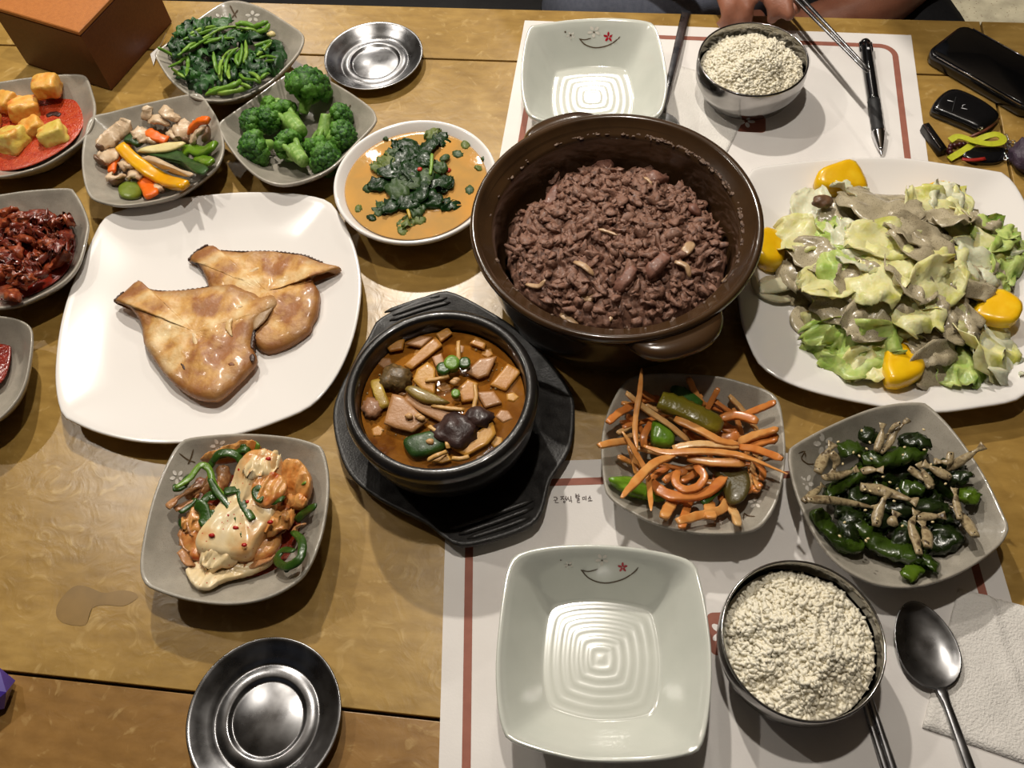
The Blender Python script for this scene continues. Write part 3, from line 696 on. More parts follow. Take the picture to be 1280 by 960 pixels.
for i, (p, w) in enumerate(SQ):
    strip('seafood_strip', 'glossy dark red strip of seasoned seafood in a grey dish', 'seafood strip', 'strips of seasoned seafood', Ds, zq, [(a[0], a[1], 4 * math.sin(i * 2.1 + k * 1.9)) for k, a in enumerate(p)], w * 1.35, w * 0.7, m_sq[i % 2 if i % 5 else 0], 0.0125 + 0.006 * ((i * 7) % 5) / 4, (0.55, 0.6, 0.25), circ(10, 1, 1, 3.2), twist=1.2, rgh=1.0)
for i, (x, y) in enumerate(((150, 260), (300, 250), (420, 270), (110, 350), (330, 420), (420, 450), (240, 520), (60, 530), (140, 660), (60, 430), (380, 350), (220, 600), (20, 600), (260, 330))):
    ag = rng.uniform(0, 6.28); o = mk('seafood_piece', sheet(Ds.on(*zq(x, y), .020 + .003 * (i % 3)), (math.cos(ag), math.sin(ag), rng.uniform(-.3, .3)), None, (rng.uniform(-.5, .5), rng.uniform(-.5, .5), 1), .022, .013, 11, 8, .004, -.003, .012, 2.8, .0022, i + 900), m_sq[i % 2])
    tag(o, 'ruffled glossy piece of dark red seasoned seafood', 'seafood piece', 'ruffled pieces of seasoned seafood')
pool('dark_sauce', 'small pool of dark glossy red sauce in the cropped grey dish', Z(0, 380, 6), [(-420, 200), (-200, 110), (0, 150), (60, 250), (80, 350), (60, 480), (0, 590), (-150, 640), (-380, 560)], 0.015, food('chilli_paste', (150, 38, 10), (112, 22, 8), rough=0.08, bump=0.5, bscale=260))
# ---------------- mushrooms and peppers
zm = Z(90, 110, 6.4); Dm = D['mushroom']
m_mu = food('cooked_mushroom', (214, 190, 158), (190, 160, 126), scale=120, rough=0.25); m_mud = food('mushroom_cap', (92, 66, 46), (124, 92, 66), scale=120)
m_yel = food('yellow_pepper', (232, 176, 14), (222, 152, 8), scale=50, rough=0.15, coat=0.7, bump=0.05); m_org = food('carrot', (236, 112, 14), (224, 92, 8), scale=80, bump=0.1)
m_grn = food('green_pepper', (104, 140, 30), (84, 124, 24), scale=50, rough=0.15, coat=0.6, bump=0.05); m_dgrn = food('courgette_skin', (32, 60, 18), (48, 82, 26), scale=90)
m_zuc = food('courgette_flesh', (220, 206, 148), (206, 188, 124), scale=90)
def mush(label, pts, w, h, dz, cap=None):
    o = strip('mushroom_slice', label, 'mushroom slice', 'mushroom slices', Dm, zm, pts, w * 1.1, h * .62, m_mu, dz + .002, (0.7, 0.5, 0.25), circ(12, 1, 1, 3.4), twist=.9, rgh=.9)
    if cap:
        pa = path_on(Dm, zm, cap, dz + h * 0.25)
        mk('cap_edge', sweep(pa, circ(7), taper(w * 0.34, h * 0.9, 0.4, 0.4, 0.3)), m_mud, o)
mush('long pale mushroom slice pointing to the rim, dark at one end', [(435, 255, 5), (400, 330, 4), (310, 400), (215, 468)], .0075, .005, .009, [(195, 455), (215, 475), (255, 490)])
mush('pale folded mushroom chunk in the middle of the dish', [(510, 340, 4), (570, 390, 4), (600, 440)], .008, .006, .011)
mush('brown gilled mushroom slice at the back of the dish', [(615, 255), (700, 255, 3), (780, 300)], .007, .004, .010, [(640, 235), (710, 270), (790, 285)])
mush('pale mushroom slice curving along the back', [(715, 175), (790, 215, 3), (860, 255)], .0065, .005, .011)
mush('pale mushroom slice standing beside the carrot curl', [(890, 275), (885, 350, 3), (900, 410)], .0085, .006, .010, [(885, 420), (905, 425), (930, 410)])
mush('mushroom slice with dark cap under the orange curl', [(960, 430), (1000, 370, 3), (1070, 320)], .0085, .005, .011, [(1085, 300), (1085, 370), (1050, 430)])
mush('pale mushroom slice under the orange carrot piece', [(600, 350), (640, 410, 3), (700, 440)], .006, .005, .010)
mush('small pale mushroom piece behind the courgette slice', [(780, 345), (825, 380, 2), (850, 425)], .006, .005, .011)
mush('brown-tipped mushroom slice at the side of the dish', [(350, 500), (290, 550, 2), (220, 580)], .0065, .005, .007, [(195, 540), (200, 575), (270, 615)])
mush('curled mushroom piece under the yellow pepper strip', [(390, 640), (430, 610, 3), (520, 640)], .0065, .005, .008)
mush('mushroom slice with dark lower edge near the green round', [(285, 700), (335, 715, 2), (420, 705)], .0055, .004, .006, [(290, 740), (345, 755), (420, 730)])
mush('small mushroom piece between the carrot and yellow strip', [(450, 700), (500, 690, 2), (570, 720)], .006, .005, .007)
mush('brown mushroom stub leaning on the back rim', [(590, 150), (605, 200, 2), (590, 260)], .005, .004, .008, [(600, 160), (615, 210), (600, 265)])
mush('small dark mushroom piece under the end of the yellow strip', [(660, 770), (700, 800, 1), (740, 800)], .005, .004, .006, [(650, 780), (700, 820), (745, 815)])
GP = 'pepper and carrot pieces among the mushrooms'
strip('yellow_pepper_strip', 'long yellow pepper strip lying across the mushrooms', 'pepper strip', GP, Dm, zm, [(385, 465, 4), (480, 560, 5), (600, 655, 4), (750, 740, 2), (905, 780)], .0068, .0035, m_yel, .011, (0.8, 0.8, 0.1))
for lab, p, w, h, mt in (('green pepper strip draped near the rim of the mushroom dish', [(880, 530), (950, 490, 3), (1040, 510, 2), (1145, 455)], .0068, .003, m_grn), ('short green pepper piece at the inner edge of the mushroom dish', [(1000, 560), (1060, 580, 2), (1115, 600)], .006, .003, m_grn)):
    strip('green_pepper_strip', lab, 'pepper strip', GP, Dm, zm, p, w, h, mt, .010)
for lab, p, w, h, dz in (('orange carrot piece on the central mushroom chunk', [(605, 350), (680, 395, 2), (765, 425)], .0055, .003, .016), ('orange curl standing over a mushroom slice', [(940, 360), (975, 300, 4), (1030, 262, 4), (1095, 258)], .0042, .003, .015),
        ('orange carrot stick under the yellow strip near the mushrooms', [(380, 530), (330, 600), (318, 675)], .0042, .0025, .008), ('thick orange carrot block beside the green round', [(570, 730), (615, 800), (640, 860)], .0075, .003, .007), ('orange carrot tip beside the dark green piece', [(440, 455), (475, 465)], .004, .003, .012)):
    strip('carrot_piece', lab, 'carrot piece', GP, Dm, zm, p, w, h, m_org, dz, (0.85, 0.8, 0.1))
strip('green_pepper_strip', 'small dark green piece behind the yellow strip', 'pepper strip', GP, Dm, zm, [(430, 405), (490, 410, 2), (560, 450)], .006, .003, m_dgrn, .015)
o = chunk_px('courgette_slice', 'pale courgette slice with dark green skin lying across the mushrooms', 'courgette slice', GP, Dm, zm, [(525, 512), (600, 480), (720, 455), (830, 442), (915, 440), (850, 490), (750, 518), (640, 522)], .018, .0025, m_zuc)
chunk_px('courgette_slice', 'dark green courgette skin strip running to the rim', 'courgette slice', GP, Dm, zm, [(560, 530), (700, 525), (850, 490), (900, 540), (1000, 600), (1090, 640), (1080, 690), (1000, 690), (880, 640), (740, 590)], .013, .0025, m_dgrn)
chunk_px('courgette_slice', 'narrow pale courgette slice on the end of the yellow strip', 'courgette slice', GP, Dm, zm, [(560, 560), (640, 548), (760, 600), (900, 670), (975, 690), (940, 712), (820, 690), (700, 640)], .017, .002, m_mu)
chunk_px('courgette_round', 'round olive green slice nearest the fish plate', 'courgette slice', GP, Dm, zm, [(380, 830), (410, 780), (480, 760), (550, 775), (570, 830), (540, 880), (470, 895), (400, 880)], .0015, .005, food('olive_green', (112, 128, 36), (96, 112, 30), scale=60), dome=0.3)
# ---------------- leafy greens
zs = Z(180, 0, 6.095); Dp = D['spinach']
m_stem = [food('green_stem', (108, 150, 44), (84, 128, 32), scale=120), food('pale_green_stem', (140, 172, 66), (110, 150, 48), scale=120)]
m_leaf = [food('dark_leaf', (16, 46, 14), (26, 66, 20), (40, 84, 26), scale=90, rough=0.34, coat=0.15), food('mid_leaf', (34, 78, 24), (52, 100, 32), scale=90, rough=0.34, coat=0.15)]
LV = [(300, 250), (280, 340), (260, 380), (420, 200), (360, 215), (470, 195), (430, 410), (400, 470), (420, 530), (600, 350), (540, 360), (650, 330), (700, 270), (860, 270), (820, 290), (900, 380), (970, 370), (1010, 390), (800, 440), (830, 500), (400, 600), (460, 620), (500, 560), (760, 560), (820, 590), (950, 510), (990, 480), (570, 185), (680, 560), (620, 610), (330, 570), (440, 660), (560, 480), (740, 480), (500, 280), (640, 470), (900, 560), (340, 290)]
for i, (x, y) in enumerate(LV):
    mid = 1 - min(1.0, math.hypot((x - 620) / 480, (y - 430) / 320)); a = rng.uniform(0, 6.28)
    c = Dp.on(*zs(x, y), 0.006 + 0.020 * mid ** 0.6)
    o = mk('blanched_leaf', sheet(c, (math.cos(a), math.sin(a), rng.uniform(-.3, .3)), None, (rng.uniform(-.5, .5), rng.uniform(-.5, .5), 1), rng.uniform(.022, .032), rng.uniform(.014, .020), 9, 7, .004, -.003, .010, 2.2, .0009, i + 1), m_leaf[0 if i % 3 else 1])
    tag(o, 'dark wilted leaf in the heap of blanched greens', 'leaf', 'leaves of blanched greens')
ST = [[(280, 410), (350, 345), (450, 295), (600, 215), (700, 200)], [(300, 300), (400, 265), (520, 225), (650, 205), (800, 225)], [(260, 420), (380, 340), (500, 305), (650, 290), (690, 290)], [(570, 570), (590, 470), (640, 400), (720, 365)], [(620, 560), (630, 470), (670, 400), (710, 370)],
      [(710, 520), (740, 420), (745, 335)], [(760, 480), (780, 400), (770, 310)], [(530, 400), (540, 480), (560, 560)], [(840, 350), (900, 330), (970, 305)], [(860, 420), (920, 380), (970, 325)], [(870, 490), (930, 470), (990, 460)], [(720, 540), (760, 600), (850, 610), (890, 640)], [(800, 550), (860, 580), (890, 630)],
      [(890, 600), (920, 570), (960, 560)], [(190, 510), (260, 480), (330, 430)], [(210, 520), (260, 560), (310, 590)], [(330, 430), (335, 500), (320, 580)], [(470, 720), (560, 690), (700, 640), (740, 620)], [(500, 690), (600, 705), (700, 690), (820, 665)], [(830, 215), (880, 190), (945, 165)], [(860, 245), (920, 230), (960, 180)],
      [(650, 600), (640, 540), (650, 480)], [(700, 190), (760, 180), (840, 200)], [(380, 210), (400, 240), (420, 260)], [(590, 620), (580, 560), (600, 500)], [(460, 330), (560, 300), (640, 270)], [(320, 390), (420, 330), (520, 270)], [(740, 230), (820, 220), (900, 250)], [(870, 400), (930, 350), (975, 310)], [(850, 450), (940, 430), (1010, 440)], [(640, 660), (740, 640), (810, 660)], [(500, 700), (560, 670), (640, 665)], [(720, 500), (700, 450), (730, 380)], [(350, 260), (450, 215), (560, 200)]]
for i, p in enumerate(ST):
    c = p[len(p) // 2]; mid = 1 - min(1.0, math.hypot((c[0] - 620) / 480, (c[1] - 430) / 330))
    w = .0020 if i not in (17, 18, 19, 20, 22) else .0034
    strip('shoot', 'bright green stem tangled in the heap of blanched greens', 'stem', 'stems of blanched greens', Dp, zs, [(a[0], a[1], 3 * math.sin(k * 1.7 + i)) for k, a in enumerate(p)], w, w * 0.75, m_stem[1 if i % 3 == 0 or w > .004 else 0], 0.011 + 0.021 * mid ** 0.6, (0.5, 0.35, 0.3), twist=.8, rgh=.5)
strip('shoot', 'thin single green stem poking out over the rim towards the brown box', 'stem', 'stems of blanched greens', Dp, zs, [(105, 362, 6), (180, 400, 4), (250, 438, 2), (290, 432)], .0016, .0014, m_stem[0], .009)
tag(mk('garlic_piece', blob(Dp.on(*zs(970, 260), .016), (.005, .0035, .003), 2, .3, 2, 4), food('garlic', (222, 206, 150), (202, 180, 116))), 'small pale garlic piece at the edge of the blanched greens', 'garlic piece')
# ---------------- broccoli
zb = Z(270, 75, 6); Db = D['broccoli']
m_bst = food('broccoli_stem', (134, 168, 78), (108, 150, 58), (158, 188, 108), scale=160, rough=0.45)
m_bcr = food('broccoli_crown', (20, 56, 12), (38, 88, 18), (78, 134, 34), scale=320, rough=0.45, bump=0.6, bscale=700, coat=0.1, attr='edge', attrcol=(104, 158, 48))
def floret(label, cx, cy, r, dz, stem, sdz, nb=26, sw=.0046, flat=0.72, lightside=None):
    c = Db.on(*zb(cx, cy), dz); s = Db.on(*zb(*stem), sdz); ax = (c - s).normalized(); R_ = r / 6.0 * 0.00086; s = s.lerp(c, .28)
    o = root('broccoli_floret', (c.x, c.y, min(c.z, s.z) - .004), label, 'broccoli', 'broccoli florets')
    u = ax.cross(Vector((0.3, 0.2, 1))).normalized(); v = ax.cross(u); rr = random.Random(int(cx * 7 + cy)); buds = []; ew = []
    for k in range(nb):
        t = (k + .5) / nb; h = 1 - 1.05 * t; ph = k * 2.39996; q = math.sqrt(max(0, 1 - h * h))
        d = u * (q * math.cos(ph)) + v * (q * math.sin(ph)) + ax * h
        ctr = c + d * R_ * 0.72; b = R_ * rr.uniform(.34, .44)
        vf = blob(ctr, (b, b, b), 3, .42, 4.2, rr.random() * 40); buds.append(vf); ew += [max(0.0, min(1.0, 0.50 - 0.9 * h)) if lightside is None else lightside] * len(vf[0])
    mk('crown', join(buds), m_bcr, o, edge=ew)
    st = [s, s.lerp(c, .35), s.lerp(c, .75)]
    mk('stem', sweep(catmull(st, 4), circ(9, 1, 1, 2.4), lambda t: (sw * (1 + .5 * t), sw * (1 + .5 * t))), m_bst, o)
    for k in range(4):
        ph = k * 1.57 + .4; e = c + (u * math.cos(ph) + v * math.sin(ph)) * R_ * .7
        mk('branch', sweep(catmull([s.lerp(c, .4), s.lerp(e, .65) , e], 3), circ(7), taper(sw * .55, sw * .55, .9, .6)), m_bst, o)
floret('largest dark broccoli floret at the back of the dish', 690, 225, 150, .027, (640, 470), .010)
floret('broccoli floret lying at the side nearest the mushroom dish', 290, 470, 95, .015, (420, 560), .010)
floret('dark broccoli floret at the lower side of the heap', 310, 660, 120, .013, (470, 620), .012)
floret('broccoli floret tucked behind the pale cut stalk', 400, 440, 95, .020, (520, 400), .012)
floret('broccoli floret with its stalk sliced open facing up', 520, 420, 100, .016, (690, 590), .028, sw=.0066)
floret('upside-down broccoli floret with an upright pale stalk', 800, 640, 120, .013, (835, 320), .034, sw=.0050)
floret('broccoli floret leaning on the rim by the steel lid', 920, 430, 95, .016, (780, 470), .016)
floret('broccoli floret nearest the soup bowl', 940, 570, 100, .017, (800, 600), .014)
floret('front broccoli floret with its stalk pointing at the rim', 560, 650, 105, .019, (700, 810), .013, sw=.0058)
floret('pale backed broccoli floret behind the heap', 430, 350, 80, .015, (510, 300), .016, lightside=.8)
floret('dark broccoli floret low beside the soup bowl', 810, 740, 115, .011, (680, 640), .012)
# ---------------- soup with greens
SZ = .031; soup = Flat(SZ)
m_broth = M('orange_broth', (206, 156, 84), (188, 146, 84), (212, 154, 78), scale=22, rough=0.06, coat=0.4, bump=0.12, bscale=90)
tag(mk('orange_broth', fixn(lathe([(0.0, SZ - .006), (.060, SZ - .006), (.0682, SZ), (.0668, SZ + .0004), (.0, SZ)], (sc_c.x, sc_c.y, 0), 80)), m_broth), 'cloudy orange soya broth filling the round white bowl', 'broth', None, 'stuff')
zo = Z(410, 135, 5.486)
m_sg = [food('soup_leaf', (12, 36, 10), (26, 58, 16), scale=140, rough=0.22, coat=0.3, spec=.3), food('soup_leaf_light', (78, 96, 32), (106, 116, 44), scale=120, rough=0.4, coat=0.1), food('soup_leaf_mid', (40, 66, 26), (62, 86, 34), scale=120, rough=0.4, coat=0.1)]
SL = [(560, 270, 95, 0), (480, 260, 60, 0), (690, 260, 80, 0), (770, 205, 70, 0), (520, 350, 110, 0), (430, 440, 85, 0), (590, 430, 105, 0), (400, 370, 70, 1), (350, 520, 75, 0), (280, 550, 40, 2), (480, 540, 100, 2), (620, 560, 105, 0), (740, 500, 100, 0), (810, 520, 65, 0), (700, 620, 85, 0), (830, 660, 70, 0), (430, 660, 85, 0), (560, 640, 95, 0), (340, 400, 55, 1), (760, 400, 60, 2), (540, 790, 60, 1), (620, 770, 45, 1), (890, 315, 40, 2), (940, 250, 40, 1), (1070, 340, 25, 2), (1030, 410, 30, 1), (970, 560, 38, 2), (300, 750, 36, 0), (395, 210, 18, 2), (720, 180, 60, 1), (350, 690, 60, 2), (210, 690, 30, 1), (640, 340, 80, 0), (500, 430, 80, 0), (660, 480, 90, 2), (560, 500, 80, 2), (450, 310, 60, 2), (800, 340, 35, 2), (510, 840, 40, 1), (620, 700, 60, 2)]
for i, (x, y, r, k) in enumerate(SL):
    mid = max(0.0, 1 - math.hypot((x - 580) / 330, (y - 450) / 330)); a = rng.uniform(0, 6.28)
    c = soup.on(*zo(x, y), .0006 + .008 * mid ** .7); L_ = r / 5.486 * .00075 * 2.2
    tag(mk('soup_leaf', sheet(c, (math.cos(a), math.sin(a), 0), None, (rng.uniform(-.25, .25), rng.uniform(-.25, .25), 1), L_, L_ * .75, 9, 7, .0015, -.001, .0065 if r > 45 else .002, 2.6, .0008, i + 60), m_sg[k]), 'wilted leaf floating in the orange broth', 'leaf', 'leaves floating in the broth')
strip('shoot', 'pale upright stem piece on the leaves in the broth', 'stem', None, soup, zo, [(715, 315), (710, 390), (700, 460)], .0016, .0014, m_stem[1], .009)
strip('shoot', 'short yellow stem at the front of the leaves in the broth', 'stem', None, soup, zo, [(545, 695), (555, 725), (562, 755)], .0014, .0012, food('yellow_stem', (190, 160, 40), (170, 140, 40)), .006)
for (x, y, lab) in ((630, 420, 'red chilli bit on top of the leaves in the broth'), (825, 425, 'faint red chilli bit floating beside the leaves in the broth')):
    tag(mk('chilli_bit', blob(soup.on(*zo(x, y), .0085 if x < 700 else .001), (.0027, .0025, .0016), 2, .2, 2, x), food('chilli_red', (200, 52, 20), (176, 36, 14))), lab, 'chilli bit')
# ---------------- kimchi
zk = Z(170, 535, 4.172); Dq = D['kimchi']
m_kw = food('kimchi_white', (234, 218, 182), (228, 202, 152), (212, 150, 82), scale=34, rough=0.18, coat=0.7, spots=230, spotcol=(190, 56, 20), spotsize=0.12, bump=0.1)
m_ko = food('kimchi_orange', (204, 128, 58), (216, 158, 90), (178, 84, 32), scale=70, rough=0.18, coat=0.7, bump=0.2); m_kp = food('kimchi_shred', (164, 108, 64), (184, 134, 88), (134, 70, 38), scale=110, rough=0.2, coat=0.6)
m_sc = food('spring_onion', (36, 64, 16), (56, 92, 26), scale=80, rough=0.18, coat=0.6); m_scl = food('spring_onion_light', (110, 146, 44), (84, 124, 34), scale=80, rough=0.2)
pool('kimchi_juice', 'thin red kimchi juice around the cabbage pieces', zk, [(195, 520), (210, 420), (340, 280), (560, 160), (800, 200), (890, 380), (890, 560), (860, 690), (720, 760), (560, 800), (420, 840), (320, 840), (250, 720), (210, 640)], 0.0125, food('kimchi_juice', (140, 46, 18), (112, 32, 12), rough=0.1))
CB = 'pieces of cabbage kimchi'
def kim(label, poly, dz, th, mt, dome=.5, seed=1):
    pts = [Dq.on(*zk(p[0], p[1]), dz) for p in poly]; ol = resample(catmull(pts, 4, True), 90); vf, _ = patty(ol, th, 16, dome * .4, .0012, 90, seed)
    p0, p1 = Dq.on(*zk(660, 170), dz), Dq.on(*zk(430, 640), dz); ax = (p1 - p0).normalized(); sx = Vector((-ax.y, ax.x, 0)); out = []
    for v in vf[0]:
        w = (v - p0).dot(sx); l = (v - p0).dot(ax)
        out.append(v + Vector((0, 0, (.0011 * math.sin(w * 620 + 2.2 * noise.noise(v * 60)) + .0009 * noise.noise(Vector((w * 500, l * 60, seed))) + .002 * noise.noise(Vector((w * 70, l * 40, seed + 4)))) * min(1.0, max(0.0, (v.z - pts[0].z) / th)))))
    tag(mk('cabbage_piece', uneven(fixn((out, vf[1])), .0004, 420), mt), label, 'kimchi piece', CB)
kim('pale lower cabbage piece sticking out towards the near rim', [(270, 740), (330, 700), (450, 690), (600, 690), (720, 660), (700, 720), (600, 770), (480, 800), (400, 840), (330, 845), (280, 790)], .005, .005, m_kw, .4, 2)
kim('reddish cabbage layer under the big white piece', [(250, 560), (330, 470), (420, 420), (720, 520), (760, 600), (700, 690), (560, 730), (380, 710), (280, 680)], .006, .009, m_ko, .3, 5)
kim('orange cabbage piece near the black tray side', [(770, 200), (830, 180), (890, 210), (925, 290), (900, 380), (820, 400), (770, 370), (750, 290)], .008, .010, m_ko, .5, 3)
kim('largest pale white cabbage piece on top of the kimchi', [(640, 130), (720, 135), (765, 180), (775, 270), (765, 390), (750, 480), (700, 550), (650, 620), (605, 690), (480, 692), (350, 668), (325, 610), (370, 540), (430, 450), (500, 350), (530, 270), (560, 190)], .016, .012, m_kw, .55, 7)
for lab, x, y, w, dz, k in (('thin white cabbage leaf edge curling over the top of the largest piece', 660, 190, .030, .034, 0), ('thin pale cabbage leaf folded at the front end of the largest piece', 450, 640, .034, .024, 0), ('thin orange cabbage leaf draped beside the largest piece', 740, 470, .026, .024, 1), ('reddish cabbage leaf edge under the spring onions', 330, 470, .028, .022, 1)):
    tag(mk('cabbage_leaf', sheet(Dq.on(*zk(x, y), dz), (.6, .75, -.15), None, (.1, -.15, 1), w, w * .8, 13, 11, .003, -.004, .007, 2.4, .0016, x), m_kw if k == 0 else m_ko), lab, 'kimchi piece', CB)
kim('orange folded cabbage piece lying on the white piece', [(560, 300), (640, 260), (740, 240), (790, 300), (770, 360), (730, 400), (670, 420), (620, 390), (600, 330)], .031, .004, m_ko, .5, 9)
kim('orange cabbage piece at the back under the spring onions', [(340, 170), (430, 130), (560, 85), (640, 85), (650, 130), (560, 170), (430, 190)], .009, .007, m_ko, .4, 11)
kim('small red cabbage piece below the orange one', [(790, 360), (850, 350), (900, 380), (880, 420), (820, 430), (780, 410)], .013, .006, m_ko, .5, 13)
for i, (p, w) in enumerate((([(450, 195), (462, 260), (440, 325)], .006), ([(300, 425), (285, 500), (300, 570)], .0045), ([(250, 520), (255, 600), (290, 650)], .005), ([(165, 415), (220, 360), (335, 310)], .0045), ([(200, 430), (280, 385), (330, 350)], .004), ([(350, 260), (300, 330), (260, 360)], .005), ([(330, 560), (300, 620), (270, 660)], .0045), ([(230, 640), (270, 700), (300, 720)], .004), ([(400, 240), (380, 300), (350, 340)], .004), ([(700, 560), (760, 540), (800, 500)], .004), ([(560, 720), (660, 700), (740, 660)], .004), ([(820, 560), (840, 520), (880, 500)], .0035))):
    strip('kimchi_shred', 'thin reddish shred among the cabbage kimchi', 'kimchi shred', 'shreds in the cabbage kimchi', Dq, zk, p, w * .9, w * .28, m_kp, .020 if p[0][1] < 500 else .013, (.6, .7, .2), circ(8, 1, 1, 3), 1.4, rgh=1.2)
OLAB = {0: 'long light green spring onion strip arching over the white cabbage piece', 1: 'dark spring onion loop at the back of the kimchi', 3: 'spring onion strip fraying out in the middle of the white cabbage piece', 4: 'short spring onion piece lying crosswise at the middle of the kimchi', 6: 'wide dark spring onion leaf hanging beside the white cabbage piece', 9: 'dark spring onion end touching the painted flower', 10: 'light green spring onion bit at the back rim of the kimchi dish', 12: 'dark spring onion ring on the orange folded cabbage', 13: 'short dark spring onion piece in front of the orange folded cabbage', 14: 'spring onion loop lying by the near rim towards the black tray', 15: 'spring onion strip resting on the rim facing the black tray', 16: 'spring onion bit below the loop at the near rim', 18: 'thin spring onion strip running beside the long light green one', 21: 'green spring onion bit on the orange cabbage facing the black tray'}
SP = [([(205, 312), (280, 262), (335, 195), (380, 215), (408, 300), (460, 370), (520, 450), (560, 520), (578, 575)], .0028, .030, 1), ([(400, 175), (440, 132), (520, 138), (562, 200), (535, 225)], .0038, .026, 0), ([(380, 205), (420, 155), (500, 128)], .0034, .024, 0), ([(535, 320), (560, 400), (590, 450), (612, 476)], .0032, .033, 0), ([(460, 335), (500, 325), (548, 320)], .004, .032, 0), ([(225, 440), (280, 400), (310, 365)], .0034, .022, 0), ([(360, 510), (365, 480), (350, 420), (310, 395)], .0052, .028, 0), ([(330, 500), (390, 470), (380, 440)], .005, .028, 0), ([(340, 395), (390, 345), (405, 375)], .0036, .028, 0), ([(190, 312), (225, 312), (262, 298)], .0036, .018, 0), ([(630, 75), (618, 105), (605, 135)], .0042, .014, 1), ([(560, 85), (560, 120), (565, 150)], .0034, .018, 0),
      ([(655, 305), (630, 330), (645, 365), (665, 370)], .0042, .036, 0), ([(700, 385), (740, 372), (768, 372)], .0040, .034, 0), ([(815, 540), (865, 590), (855, 680), (785, 722), (735, 690), (765, 640), (825, 640)], .0034, .015, 0), ([(940, 405), (880, 440), (835, 485)], .0032, .012, 0), ([(770, 745), (800, 720), (840, 700)], .0034, .011, 0), ([(260, 525), (240, 495), (235, 470)], .003, .016, 0), ([(380, 260), (420, 330), (480, 400), (540, 490), (560, 570)], .0028, .031, 0), ([(250, 300), (270, 260), (300, 250)], .0036, .020, 0), ([(520, 130), (570, 110), (590, 140)], .003, .022, 0), ([(830, 300), (860, 290), (890, 280)], .003, .018, 1)]
for i, (p, w, dz, k) in enumerate(SP):
    strip('spring_onion_strip', OLAB.get(i, 'green spring onion strip curling over the cabbage kimchi'), 'spring onion', 'spring onion strips on the kimchi', Dq, zk, p, w, .0012, (m_scl if k else m_sc), dz, (.6, .7, .15), circ(8, 1, 1, 2.5), .5)
for i, (x, y) in enumerate(((480, 455), (395, 560), (565, 610), (700, 490), (580, 385), (690, 160), (545, 220), (640, 230), (600, 190), (520, 520))):
    tag(mk('chilli_flake', blob(Dq.on(*zk(x, y), .033), (.0026, .0018, .001), 1, .4, 2, i), food('chilli_flake', (190, 30, 20), (150, 20, 14))), 'small red chilli flake on the white cabbage', 'chilli flake', 'chilli flakes on the cabbage')
# ---------------- radish strip salad
zr = Z(740, 460, 4.364); Dr = D['radish']
m_rs = [food('seasoned_radish', (220, 160, 92), (204, 130, 62), scale=110, rough=.18, coat=.6, bump=.1), food('seasoned_radish_orange', (210, 134, 66), (192, 108, 48), scale=110, rough=.18, coat=.6, bump=.1), food('seasoned_radish_pale', (226, 186, 128), (212, 156, 92), scale=110, rough=.18, coat=.6, bump=.1)]
RLAB = {0: 'long radish strip standing up over the back rim, tallest in the tangle', 1: 'pale radish strip slanting from the back corner to the middle of its dish', 2: 'pale orange radish strip just below the olive cucumber stick', 3: 'short orange radish strip at the shadowed back corner of its dish', 4: 'orange radish strip with one end resting on the rim nearest the stone bowl',
 5: 'thick radish strip sticking straight out over the rim towards the stone bowl', 6: 'thin radish strip running down beside the bright green chunk to the near rim', 7: 'wide tapering radish strip whose point covers the green cucumber wedge', 8: 'longest radish strip, crossing the whole dish and ending over the pepper dish rim', 9: 'pale radish strip lying just behind the longest crossing strip', 10: 'wide flat radish strip lying just in front of the longest crossing strip',
 11: 'lower of two radish strips fanning out towards the pepper dish', 12: 'wide bent radish strip at the end of the olive cucumber stick', 13: 'radish strip leaning on the rim nearest the salad plate', 14: 'upper of two radish strips fanning out towards the pepper dish', 15: 'thickest chunky radish strip, at the rim beside the pepper dish', 16: 'dark orange radish strip standing behind the olive cucumber stick', 17: 'pale radish strip dipping from the back rim behind the dark green skin',
 20: 'broad curved radish band sweeping in front of the curled strip', 21: 'curled radish strip forming a ring in the middle of the tangle', 22: 'thick radish stub in front of the broad curved band', 23: 'radish strip lying along the near rim of its dish', 24: 'radish strip end hanging over the near rim of its dish', 25: 'short upright radish stub above the strip along the near rim', 26: 'pale radish strip pointing at the painted white flower'}
